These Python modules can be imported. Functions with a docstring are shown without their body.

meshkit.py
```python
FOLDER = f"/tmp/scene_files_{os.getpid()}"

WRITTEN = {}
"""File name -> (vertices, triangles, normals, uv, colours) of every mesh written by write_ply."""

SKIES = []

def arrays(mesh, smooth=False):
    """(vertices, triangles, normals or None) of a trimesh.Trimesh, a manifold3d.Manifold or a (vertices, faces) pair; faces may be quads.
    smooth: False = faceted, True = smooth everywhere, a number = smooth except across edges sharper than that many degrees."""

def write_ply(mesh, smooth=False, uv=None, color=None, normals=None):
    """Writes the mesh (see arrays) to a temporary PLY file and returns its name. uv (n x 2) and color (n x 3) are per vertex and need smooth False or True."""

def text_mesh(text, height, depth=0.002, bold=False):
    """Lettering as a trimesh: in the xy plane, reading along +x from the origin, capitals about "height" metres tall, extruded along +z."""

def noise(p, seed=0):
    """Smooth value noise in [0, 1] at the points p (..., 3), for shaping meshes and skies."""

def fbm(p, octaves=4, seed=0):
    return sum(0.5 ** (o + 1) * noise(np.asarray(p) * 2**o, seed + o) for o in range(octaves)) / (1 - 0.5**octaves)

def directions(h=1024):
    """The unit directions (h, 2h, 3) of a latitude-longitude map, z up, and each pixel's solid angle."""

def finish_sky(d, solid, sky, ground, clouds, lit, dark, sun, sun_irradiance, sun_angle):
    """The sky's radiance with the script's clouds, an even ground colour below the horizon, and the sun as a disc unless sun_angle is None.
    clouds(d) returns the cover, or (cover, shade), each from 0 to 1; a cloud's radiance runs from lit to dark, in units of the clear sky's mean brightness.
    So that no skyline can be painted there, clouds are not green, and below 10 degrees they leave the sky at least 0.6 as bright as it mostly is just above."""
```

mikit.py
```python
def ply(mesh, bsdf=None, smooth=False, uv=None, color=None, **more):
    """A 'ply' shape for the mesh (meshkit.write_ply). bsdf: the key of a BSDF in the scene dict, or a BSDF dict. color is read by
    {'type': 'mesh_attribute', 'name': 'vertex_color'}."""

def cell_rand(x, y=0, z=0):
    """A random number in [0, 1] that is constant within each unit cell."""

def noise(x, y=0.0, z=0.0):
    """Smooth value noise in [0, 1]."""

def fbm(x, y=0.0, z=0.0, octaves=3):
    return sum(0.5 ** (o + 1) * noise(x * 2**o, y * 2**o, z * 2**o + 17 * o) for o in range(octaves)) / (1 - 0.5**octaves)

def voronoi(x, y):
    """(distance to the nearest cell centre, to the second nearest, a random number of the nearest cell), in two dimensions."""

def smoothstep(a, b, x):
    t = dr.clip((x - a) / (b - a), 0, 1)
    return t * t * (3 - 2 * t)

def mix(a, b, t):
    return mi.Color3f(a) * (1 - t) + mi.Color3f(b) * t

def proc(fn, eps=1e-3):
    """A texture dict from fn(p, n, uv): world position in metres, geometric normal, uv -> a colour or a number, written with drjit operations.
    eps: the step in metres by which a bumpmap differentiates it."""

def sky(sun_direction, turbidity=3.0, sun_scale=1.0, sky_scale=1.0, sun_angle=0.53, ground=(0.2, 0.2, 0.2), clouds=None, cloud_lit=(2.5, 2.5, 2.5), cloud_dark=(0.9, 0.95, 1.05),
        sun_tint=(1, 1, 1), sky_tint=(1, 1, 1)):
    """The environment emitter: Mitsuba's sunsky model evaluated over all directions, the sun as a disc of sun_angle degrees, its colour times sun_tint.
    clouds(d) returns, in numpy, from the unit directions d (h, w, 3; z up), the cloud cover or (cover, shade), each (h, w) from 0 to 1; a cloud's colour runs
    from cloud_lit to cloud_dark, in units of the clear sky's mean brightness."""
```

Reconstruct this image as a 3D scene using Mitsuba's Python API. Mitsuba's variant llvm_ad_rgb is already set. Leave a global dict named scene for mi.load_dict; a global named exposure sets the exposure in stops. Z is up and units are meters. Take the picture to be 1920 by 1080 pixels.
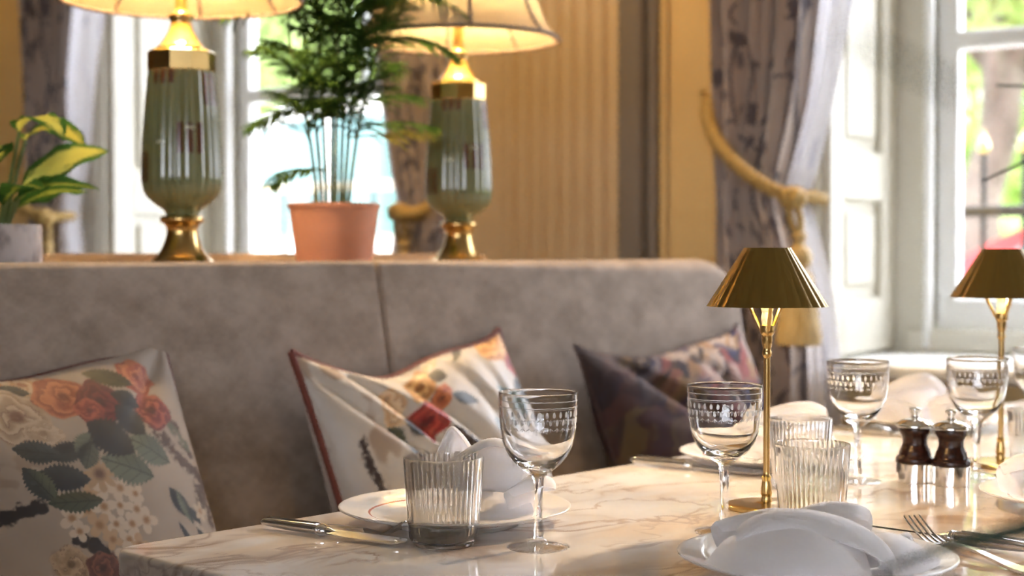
import math, random, numpy as np, trimesh, mitsuba as mi, drjit as dr, mikit, meshkit, manifold3d
from mikit import proc, noise, fbm, voronoi, smoothstep, mix
from scipy.interpolate import RectBivariateSpline, CubicSpline, PchipInterpolator
T = mi.ScalarTransform4f
PI = math.pi
scene, labels = {}, {}

# ---------------------------------------------------------------- camera, sky, exposure
F, YH, EYE = 2850.0, 475.0, 1.026          # focal length in pixels of a 1920 wide frame, horizon row, eye height (m)
PITCH = math.atan((540 - YH) / F)
scene['camera'] = {'type': 'thinlens', 'fov': 2 * math.degrees(math.atan(960 / F)), 'fov_axis': 'x',
    'aperture_radius': 0.0058, 'focus_distance': 1.48, 'near_clip': 0.02, 'far_clip': 500.0,
    'to_world': T().look_at([0, 0, EYE], [0, math.cos(PITCH), EYE - math.sin(PITCH)], [0, 0, 1])}
exposure = 1.25
def overcast(d):
    n = meshkit.fbm(d * 3.0, 3, 5)
    return np.full(d.shape[:2], 0.93), np.clip((n - .45) * 1.2, 0, .5)
scene['sky'] = mikit.sky((-0.45, -0.6, 0.66), turbidity=4, sun_scale=0.0, sky_scale=30.0, ground=(.3, .3, .28),
    clouds=overcast, cloud_lit=(1.56, 1.62, 1.80), cloud_dark=(1.02, 1.08, 1.22))

# ---------------------------------------------------------------- frames of reference (metres)
TA = math.radians(47.0)                      # table and banquette run along u
U, N = np.array([math.cos(TA), math.sin(TA)]), np.array([-math.sin(TA), math.cos(TA)])
C0 = np.array([-0.380, 1.417])               # table corner next to the banquette
WA = math.radians(-34.0)                     # window wall runs along q, faces -nw
Q, NW = np.array([math.cos(WA), math.sin(WA)]), np.array([-math.sin(WA), math.cos(WA)])
CW = 3.25
def mat4(origin, ang, z=0):
    m = np.eye(4); c, s = math.cos(ang), math.sin(ang)
    m[:2, :2] = [[c, -s], [s, c]]; m[:2, 3] = origin; m[2, 3] = z
    return m
MT = mat4(C0, TA)                            # local x along the table, y towards the banquette
MW = mat4(CW * NW, WA)                       # local x along the window wall, y outwards
def gz(px, py, z):                           # a spot on a level surface, from its bearing and slope
    d = np.array([(px - 960) / F, math.cos(PITCH) - (py - 540) / F * math.sin(PITCH), -math.sin(PITCH) - (py - 540) / F * math.cos(PITCH)])
    k = (z - EYE) / d[2]
    return np.array([k * d[0], k * d[1]])
def ta(px, y):                               # distance along the table frame where the bearing meets the line at offset y
    t = (px - 960) / F; p = C0 + y * N
    return (t * p[1] - p[0]) / (U[0] - t * U[1])
def wa(px, e):
    t = (px - 960) / F; c = CW + e
    return (t * NW[1] * c - NW[0] * c) / (Q[0] - t * Q[1])
def zz(py, Y): return EYE - (py - YH) * Y / F
def tp(a, y): return C0 + a * U + y * N
def wp(w, e): return (CW + e) * NW + w * Q

# ---------------------------------------------------------------- helpers
USED = {}
def key_of(name):
    k = USED.get(name, -1) + 1; USED[name] = k
    return name if k == 0 else f'{name}_{k:03d}'
def thing(name, label, cat, group=None, kind=None):
    key = key_of(name); labels[key] = {'label': label, 'category': cat}
    if group: labels[key]['group'] = group
    if kind: labels[key]['kind'] = kind
    return key
def struct(name):
    labels[name] = {'kind': 'structure'}
    return name
def mesh_of(m):
    if isinstance(m, trimesh.Trimesh): return m
    if isinstance(m, (tuple, list)):
        v, f = np.asarray(m[0], float), np.asarray(m[1], int)
        if f.shape[1] == 4: f = np.vstack([f[:, [0, 1, 2]], f[:, [0, 2, 3]]])
        return trimesh.Trimesh(v, f, process=False)
    mm = m.to_mesh(); return trimesh.Trimesh(mm.vert_properties[:, :3], mm.tri_verts, process=False)
def xf(mesh, M):
    m = mesh_of(mesh).copy(); m.apply_transform(M); return m
def cat(ms): return trimesh.util.concatenate([mesh_of(m) for m in ms])
def T4(M): return T(np.asarray(M, float).tolist())
def shape(mesh, bsdf, smooth=30, uv=None, color=None, **more):
    return mikit.ply(mesh if isinstance(mesh, trimesh.Trimesh) else mesh_of(mesh), bsdf, smooth, uv=uv, color=color, **more)
def part(parent, name, d, M=None, label=None):
    """adds one shape dict as entry parent__name"""
    key = key_of(parent + '__' + name) if parent else key_of(name)
    scene[key] = {**d, 'to_world': T4(M)} if M is not None else d
    if label: labels[key] = {'label': label}
    return key
def solo(key, d, M=None):
    scene[key] = {**d, 'to_world': T4(M)} if M is not None else d
    return key
def put(key, parts, M):
    for name, d in parts:
        last = name.split('__')[-1]
        holder = key + '__' + name.rsplit('__', 1)[0] if '__' in name else key
        part(holder, last, d, M)
def bx(x0, x1, y0, y1, z0, z1, b=0.002):
    xs, ys, zs = (x0, x1), (y0, y1), (z0, z1)
    b = min(b, (x1 - x0) * .45, (y1 - y0) * .45, (z1 - z0) * .45)
    pts = []
    for i in (0, 1):
        for j in (0, 1):
            for k in (0, 1):
                s = [(1, -1)[i], (1, -1)[j], (1, -1)[k]]; p = [xs[i], ys[j], zs[k]]
                for a in range(3):
                    q = [p[c] + (0 if c == a else s[c] * b) for c in range(3)]
                    pts.append(q)
    return trimesh.convex.convex_hull(np.array(pts))
def plainbox(x0, x1, y0, y1, z0, z1):
    m = trimesh.creation.box((x1 - x0, y1 - y0, z1 - z0)); m.apply_translation(((x0 + x1) / 2, (y0 + y1) / 2, (z0 + z1) / 2)); return m
def lathe(profile, n=64, rfun=None):
    """closed revolve of (r, z) points; returns mesh, uv (u around, v along)"""
    p = np.asarray(profile, float); k = len(p)
    th = np.linspace(0, 2 * PI, n + 1)
    R = np.repeat(p[None, :, 0], n + 1, 0); Z = np.repeat(p[None, :, 1], n + 1, 0)
    TH = np.repeat(th[:, None], k, 1)
    if rfun is not None: R = R * rfun(TH, Z, np.arange(k)[None, :])
    v = np.stack([R * np.cos(TH), R * np.sin(TH), Z], -1).reshape(-1, 3)
    i, j = np.meshgrid(np.arange(n), np.arange(k - 1), indexing='ij')
    a = (i * k + j).ravel(); b = ((i + 1) * k + j).ravel()
    f = np.vstack([np.stack([a, b, b + 1], 1), np.stack([a, b + 1, a + 1], 1)])
    uv = np.stack([TH / (2 * PI), np.repeat(np.linspace(0, 1, k)[None], n + 1, 0)], -1).reshape(-1, 2)
    m = trimesh.Trimesh(v, f, process=False)
    return m, uv
def lathem(profile, n=64, rfun=None):
    m, _ = lathe(profile, n, rfun)
    m.merge_vertices(merge_tex=True, merge_norm=True)
    m.update_faces(m.nondegenerate_faces()); m.remove_unreferenced_vertices()
    return m
def spl(pts, n):
    """a smooth polyline through the points"""
    p = np.asarray(pts, float); d = np.r_[0, np.cumsum(np.linalg.norm(np.diff(p, axis=0), axis=1) + 1e-9)]
    return CubicSpline(d, p)(np.linspace(0, d[-1], n))
def prof(pts, n):
    p = np.asarray(pts, float); d = np.r_[0, np.cumsum(np.linalg.norm(np.diff(p, axis=0), axis=1) + 1e-9)]
    return PchipInterpolator(d, p)(np.linspace(0, d[-1], n))
def tube(points, radii, sides=8, caps=True):
    P = np.asarray(points, float); n = len(P); r = np.broadcast_to(np.asarray(radii, float), (n,))
    t = np.gradient(P, axis=0); t /= np.linalg.norm(t, axis=1, keepdims=True) + 1e-12
    a = np.cross(t[0], [0, 0, 1.0]);
    if np.linalg.norm(a) < .1: a = np.cross(t[0], [1.0, 0, 0])
    a /= np.linalg.norm(a); fr = []
    for k in range(n):
        a = a - t[k] * (a @ t[k]); a /= np.linalg.norm(a) + 1e-12; fr.append(a)
    A = np.array(fr); B = np.cross(t, A); th = np.arange(sides) * 2 * PI / sides
    v = P[:, None] + r[:, None, None] * (np.cos(th)[None, :, None] * A[:, None] + np.sin(th)[None, :, None] * B[:, None])
    v = v.reshape(-1, 3); f = []
    for k in range(n - 1):
        for s in range(sides):
            a0, b0 = k * sides + s, k * sides + (s + 1) % sides
            f += [[a0, b0, b0 + sides], [a0, b0 + sides, a0 + sides]]
    if caps:
        v = np.vstack([v, P[0], P[-1]]); c0, c1 = n * sides, n * sides + 1
        for s in range(sides):
            f.append([c0, (s + 1) % sides, s]); f.append([c1, (n - 1) * sides + s, (n - 1) * sides + (s + 1) % sides])
    return trimesh.Trimesh(v, np.array(f), process=False)
def grid(P, closed=False):
    """mesh and uv of a (m, n, 3) net"""
    P = np.asarray(P, float); m, n = P.shape[:2]
    i, j = np.meshgrid(np.arange(m - 1), np.arange(n - 1), indexing='ij'); a = (i * n + j).ravel()
    f = np.vstack([np.stack([a, a + n, a + n + 1], 1), np.stack([a, a + n + 1, a + 1], 1)])
    uu, vv = np.meshgrid(np.linspace(0, 1, m), np.linspace(0, 1, n), indexing='ij')
    return trimesh.Trimesh(P.reshape(-1, 3), f, process=False), np.stack([uu, vv], -1).reshape(-1, 2)
def slab(P, th):
    """a sheet with real thickness from a (m, n, 3) net"""
    P = np.asarray(P, float); m, n = P.shape[:2]
    nr = np.cross(np.gradient(P, axis=0), np.gradient(P, axis=1)); nr /= np.linalg.norm(nr, axis=2, keepdims=True) + 1e-12
    top, bot = P + nr * th / 2, P - nr * th / 2
    i, j = np.meshgrid(np.arange(m - 1), np.arange(n - 1), indexing='ij'); a = (i * n + j).ravel()
    f1 = np.vstack([np.stack([a, a + n, a + n + 1], 1), np.stack([a, a + n + 1, a + 1], 1)])
    rim = np.r_[np.arange(n - 1), np.arange(m - 1) * n + n - 1, (m - 1) * n + np.arange(n - 1, 0, -1), np.arange(m - 1, 0, -1) * n]
    o = m * n; nx = np.roll(rim, -1)
    f3 = np.vstack([np.stack([rim, nx, nx + o], 1), np.stack([rim, nx + o, rim + o], 1)])
    return trimesh.Trimesh(np.vstack([top.reshape(-1, 3), bot.reshape(-1, 3)]), np.vstack([f1, f1[:, ::-1] + o, f3]), process=False)
def net(ctrl, m, n):
    c = np.asarray(ctrl, float); a, b = c.shape[:2]
    u, v = np.linspace(0, 1, a), np.linspace(0, 1, b)
    return np.stack([RectBivariateSpline(u, v, c[..., k], kx=min(3, a - 1), ky=min(3, b - 1))(np.linspace(0, 1, m), np.linspace(0, 1, n)) for k in range(3)], -1)
def balls(pts, seg=16):
    """hull of spheres [(x, y, z, r)]"""
    ms = []
    for x, y, z, r in pts:
        ms.append(trimesh.creation.icosphere(2 if seg <= 16 else 3, r).vertices + [x, y, z])
    return trimesh.convex.convex_hull(np.vstack(ms))
def tl(x, y, z): m = np.eye(4); m[:3, 3] = (x, y, z); return m
def rot(axis, deg): return trimesh.transformations.rotation_matrix(math.radians(deg), axis)
def stand(p, z, deg=0): return mat4(p, math.radians(deg), z)

# ---------------------------------------------------------------- materials
def mat(name, d): scene[name] = {'type': 'twosided', 'bsdf': d} if d['type'] in ('principled', 'roughplastic', 'diffuse', 'roughconductor', 'plastic', 'bumpmap', 'blendbsdf', 'conductor') else d
def rgb(c): return {'type': 'rgb', 'value': list(c)} if isinstance(c, (tuple, list)) else c
def pr(name, c, rough=.5, **k): mat(name, {'type': 'principled', 'base_color': rgb(c), 'roughness': rough, **k})
def bump(d, fn, scale=1.0, eps=1e-3): return {'type': 'bumpmap', 'arbitrary': proc(fn, eps), 'scale': scale, 'bsdf': d}
pr('m_cream_paint', (.56, .53, .445), .45)
pr('m_sash_paint', (.80, .81, .79), .35)
pr('m_wall_paint', proc(lambda p, n, uv: mix((.60, .43, .19), (.55, .39, .17), fbm(p.x * 3, p.y * 3, p.z * 3))), .7)
pr('m_board_paint', (.60, .47, .30), .5)
pr('m_taupe_paint', (.19, .165, .135), .5)
pr('m_ceiling', (.52, .49, .43), .8)
pr('m_floor', proc(lambda p, n, uv: mix((.10, .055, .03), (.19, .11, .06), fbm(p.x * 4, p.y * 40, 0, 3))), .4)
def suede(p, n, uv):
    a = fbm(p.x * 22, p.y * 22, p.z * 22, 4); b = noise(p.x * 240, p.y * 240, p.z * 240); c = noise(p.x * 90, p.y * 90, p.z * 90 + 3)
    return mix((.205, .155, .114), (.342, .276, .222), dr.clip(a * 1.5 - .25 + (b - .5) * .22 + (c - .5) * .25, 0, 1))
pr('m_suede', proc(suede), .85, sheen=.5, sheen_tint=.4)
pr('m_suede_dark', proc(lambda p, n, uv: mix((.17, .115, .075), (.25, .175, .12), fbm(p.x * 20, p.y * 20, p.z * 20))), .85)
pr('m_plinth', (.05, .035, .025), .5)
pr('m_shelf_wood', proc(lambda p, n, uv: mix((.16, .10, .06), (.24, .155, .095), fbm(p.x * 9, p.y * 9, p.z * 60))), .45)
def marble(p, n, uv):
    x = p.x * U[0] + p.y * U[1]; y = p.x * N[0] + p.y * N[1]; z = p.z
    wx = fbm(x * 5 + 3, y * 5, z * 5, 4) - .5; wy = fbm(x * 5, y * 5 + 9, z * 5, 4) - .5
    def vein(s, ax, ay, w, k, oct_=5):
        v = dr.abs(fbm((x + wx * .22) * s * ax + k, (y + wy * .22) * s * ay + k, z * s, oct_) - .5)
        return dr.exp(-dr.square(v / w)), dr.exp(-dr.square(v / (w * 4.5)))
    patch = smoothstep(.40, .64, fbm(x * 5 + 7, y * 7, z * 5, 3))
    b1, b2 = vein(4.2, .75, 1.25, .016, 1.7)
    m1, m2 = vein(9.0, .8, 1.2, .018, 5.1)
    f1, f2 = vein(21.0, .8, 1.2, .022, 8.3, 4)
    base = mix((.80, .79, .775), (.68, .65, .62), smoothstep(.42, .72, fbm(x * 7, y * 12, z * 7, 4)) * .8)
    base = mix(base, (.72, .57, .40), smoothstep(.52, .74, fbm(x * 4 + 11, y * 9, 1, 4)) * .6)
    base = mix(base, (.55, .46, .385), b2 * (.15 + .7 * patch))
    base = mix(base, (.58, .49, .41), m2 * patch * .55)
    base = mix(base, (.34, .235, .16), b1 * (.18 + .8 * patch))
    base = mix(base, (.40, .31, .25), m1 * smoothstep(.45, .62, fbm(x * 6, y * 8 + 4, 2)) * .8)
    return mix(base, (.36, .28, .23), f1 * smoothstep(.54, .7, fbm(x * 9 + 2, y * 9, 5)) * .4)
pr('m_marble', proc(marble), .07, specular=.6, clearcoat=.6, clearcoat_gloss=.97)
pr('m_brass', (.66, .44, .17), .24, metallic=1.0)
pr('m_brass_shade', (.36, .25, .08), .26, metallic=1.0)
pr('m_brass_soft', (.72, .52, .22), .36, metallic=1.0)
pr('m_chrome', (.90, .88, .84), .07, metallic=1.0)
pr('m_silver', (.80, .80, .81), .13, metallic=1.0)
pr('m_ivory', (.86, .80, .66), .35)
mat('m_glass', {'type': 'dielectric', 'int_ior': 1.5, 'ext_ior': 1.0})
mat('m_pane', {'type': 'thindielectric', 'int_ior': 1.5, 'ext_ior': 1.0})
pr('m_etch', (.92, .93, .94), .6)
def china(p, n, uv):
    r = uv.y
    line = smoothstep(.013, .006, dr.abs(r - .735))
    return mix((.86, .845, .83), (.52, .20, .16), line)
pr('m_china', proc(china), .08, specular=.6, clearcoat=.7, clearcoat_gloss=.97)
pr('m_napkin', (.93, .92, .94), .85, sheen=.3)
pr('m_mill_wood', proc(lambda p, n, uv: mix((.007, .0025, .002), (.018, .006, .004), fbm(p.x * 60, p.y * 60, p.z * 25))), .22, specular=.3, clearcoat=.25, clearcoat_gloss=.93)
pr('m_terracotta', proc(lambda p, n, uv: mix((.46, .19, .10), (.56, .25, .145), fbm(p.x * 18, p.y * 18, p.z * 30))), .75)
pr('m_soil', (.045, .028, .018), .95)
def stone(p, n, uv):
    a = fbm(p.x * 45, p.y * 45, p.z * 22, 4)
    return mix((.20, .165, .155), (.50, .45, .43), smoothstep(.32, .62, a))
pr('m_stone', proc(stone), .8)
mat('m_palm', {'type': 'principledthin', 'base_color': proc(lambda p, n, uv: mix((.030, .075, .018), (.085, .16, .035), noise(p.x * 30, p.y * 30, p.z * 30))), 'roughness': .4, 'diff_trans': .7, 'spec_trans': 0.0})
mat('m_palm_pale', {'type': 'principledthin', 'base_color': rgb((.30, .27, .07)), 'roughness': .5, 'diff_trans': .7, 'spec_trans': 0.0})
pr('m_palm_stem', (.10, .14, .035), .5)
def dieff(p, n, uv):
    e = dr.abs(uv.y - .5) * 2
    k = noise(uv.x * 9 + p.x * 8, uv.y * 7, p.z * 9)
    inner = smoothstep(.75, .45, e + (k - .5) * .55) * smoothstep(.99, .8, uv.x)
    return mix((.035, .105, .022), (.62, .60, .13), inner)
mat('m_dieff_leaf', {'type': 'principledthin', 'base_color': proc(dieff), 'roughness': .35, 'diff_trans': .6, 'spec_trans': 0.0})
mat('m_dieff_dark', {'type': 'principledthin', 'base_color': proc(lambda p, n, uv: mix((.028, .085, .02), (.20, .25, .05), smoothstep(.3, .0, dr.abs(uv.y - .5) * 2 + (noise(uv.x * 12, uv.y * 8, p.z * 10) - .5) * .5))), 'roughness': .35, 'diff_trans': .6, 'spec_trans': 0.0})
mat('m_dark_leaf', {'type': 'principledthin', 'base_color': rgb((.022, .05, .035)), 'roughness': .35, 'diff_trans': .3, 'spec_trans': 0.0})
def lamp_glaze(p, n, uv):
    th = uv.x * 24; cell = dr.floor(th); fr = th - cell
    base = mix((.105, .118, .048), (.185, .205, .10), fbm(uv.x * 40, uv.y * 3, 0))
    g = dr.floor(th / 3); inm = (th - g * 3)
    out = base
    stripe = smoothstep(.36, .28, dr.abs(fr - .5))
    for (gg, v0) in ((0, .80), (1, .44), (2, .70), (3, .36), (4, .84), (5, .5), (6, .74), (7, .40)):
        on = (g == gg) & (dr.abs(uv.y - v0) < .075)
        out = mix(out, (.060, .014, .006), dr.select(on, stripe, 0.0) * .92)
    for (c, v0) in ((4, .62), (10, .86), (16, .55), (21, .6), (7, .9), (13, .48), (1, .58)):
        on = (cell == c) & (dr.abs(uv.y - v0) < .008)
        out = mix(out, (.50, .50, .36), dr.select(on, mi.Float(.8), mi.Float(0.0)))
    return out
pr('m_lamp_glaze', proc(lamp_glaze), .16, specular=.5, clearcoat=.5, clearcoat_gloss=.96)
mat('m_shade_cloth', {'type': 'principledthin', 'base_color': rgb((.56, .44, .28)), 'roughness': .8, 'diff_trans': .55, 'spec_trans': 0.0})
pr('m_shade_trim', (.20, .15, .115), .7)
def curtain_print(p, n, uv):
    x, y = uv.x * .62, uv.y * 2.9       # cloth coordinates in metres
    base = mix((.46, .385, .335), (.56, .48, .425), fbm(x * 60, y * 12, 0))
    k = dr.floor(x / .11); fx = x - (k + .5) * .11
    wob = (noise(y * 4.0, k * 7.7, 1) - .5) * .075 + (noise(y * 13, k * 3.1, 2) - .5) * .018
    stem = smoothstep(.0055, .0030, dr.abs(fx - wob))
    wx, wy = x + (noise(x * 18, y * 18, 6) - .5) * .03, y + (noise(x * 18, y * 18, 7) - .5) * .03
    d1, d2, r = voronoi(wx * 11, wy * 8)
    curl = smoothstep(.060, .030, dr.abs(d1 - .34)) * dr.select(r > .35, 1.0, 0.0) * smoothstep(.40, .5, noise(wx * 30, wy * 22, 4))
    e1, e2, q = voronoi(wx * 26 + 5, wy * 15)
    leaf = smoothstep(.36, .27, e1 + (noise(x * 90, y * 60, 5) - .5) * .2) * dr.select(q > .66, 1.0, 0.0)
    ink = dr.clip(stem * .9 + curl * .85 + leaf * .9, 0, 1)
    return mix(base, (.060, .058, .085), ink * .85)
pr('m_curtain', proc(curtain_print), .8, sheen=.3)
mat('m_lining', {'type': 'principledthin', 'base_color': proc(lambda p, n, uv: mix((.93, .93, .97), (.74, .74, .82), smoothstep(.60, .75, fbm(uv.x * 10, uv.y * 24, 1)))), 'roughness': .8, 'diff_trans': 1.15, 'spec_trans': 0.0})
pr('m_rope', proc(lambda p, n, uv: mix((.36, .22, .05), (.55, .38, .13), noise(p.x * 200, p.y * 200, p.z * 200))), .6, sheen=.5)
pr('m_tassel', proc(lambda p, n, uv: mix((.42, .27, .08), (.60, .43, .18), noise(p.x * 260, p.y * 260, p.z * 18))), .6, sheen=.6)
pr('m_piping', (.095, .022, .016), .7)
pr('m_rust_piping', (.15, .035, .022), .7)
# ---- printed cloths of the cushions (flat print, laid out in each cushion's own cloth coordinates)
def P_leaf(col, x, y, cx, cy, ln, wd, deg, c1, c2, vein=(.02, .025, .02)):
    a = math.radians(deg); dx, dy = x - cx, y - cy
    s = (dx * math.cos(a) + dy * math.sin(a)) / ln; t = (-dx * math.sin(a) + dy * math.cos(a)) / wd
    wob = 1 + .12 * dr.sin(s * 40)
    inside = dr.select(dr.abs(s) < 1, dr.maximum(1 - s * s, 0), 0.0) * wob - dr.abs(t)
    m = smoothstep(0.0, .10, inside)
    v = dr.maximum(smoothstep(.07, .02, dr.abs(t)), smoothstep(.86, .95, dr.sin((s + dr.abs(t) * .5) * 16)) * .6)
    c = mix(mix(c1, c2, smoothstep(-.3, .6, t + s * .3)), vein, v * .7)
    return mix(col, c, m)
def P_rose(col, x, y, cx, cy, r, lt, md, dk, seed=0.0, turns=2.6):
    dx, dy = x - cx, y - cy
    wob = 1 + .20 * (noise(dx / r * 2.3 + seed, dy / r * 2.3, seed) - .5) * 2
    d = dr.sqrt(dx * dx + dy * dy) / r * wob
    th = dr.atan2(dy, dx) / (2 * PI)
    k = d * turns + th * 1.0 + (fbm(dx / r * 3 + seed, dy / r * 3, 2) - .5) * 1.5
    f = k - dr.floor(k)
    c = mix(md, lt, smoothstep(.15, .75, f))
    c = mix(c, dk, smoothstep(.86, .98, f) * .75)
    c = mix(c, dk, smoothstep(.30, .12, d) * .8)
    return mix(col, c, smoothstep(1.0, .90, d))
def P_bloom(col, x, y, cx, cy, r, c1, c2, n=4, ph=0.0):
    dx, dy = x - cx, y - cy
    d = dr.sqrt(dx * dx + dy * dy) / r; th = dr.atan2(dy, dx)
    edge = .45 + .55 * dr.abs(dr.cos(th * n / 2 + ph))
    return mix(col, mix(c2, c1, smoothstep(.08, .45, d)), smoothstep(0.0, .12, edge - d))
def P_branch(col, x, y, pts, w, c, frag=0.0):
    dmin = mi.Float(9)
    for (x0, y0), (x1, y1) in zip(pts[:-1], pts[1:]):
        ex, ey = x1 - x0, y1 - y0
        t = dr.clip(((x - x0) * ex + (y - y0) * ey) / (ex * ex + ey * ey), 0, 1)
        dmin = dr.minimum(dmin, dr.sqrt(dr.square(x - x0 - t * ex) + dr.square(y - y0 - t * ey)))
    nz = fbm(x * 55, y * 55, 3, 3)
    m = smoothstep(w, w * .6, dmin + (nz - .5) * w * 1.6)
    if frag: m = m * smoothstep(frag - .12, frag + .06, nz)
    return mix(col, c, m)
TEAL, DKTEAL, SAGE, OLIVE = (.035, .05, .05), (.012, .018, .026), (.17, .22, .17), (.07, .075, .025)
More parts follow.
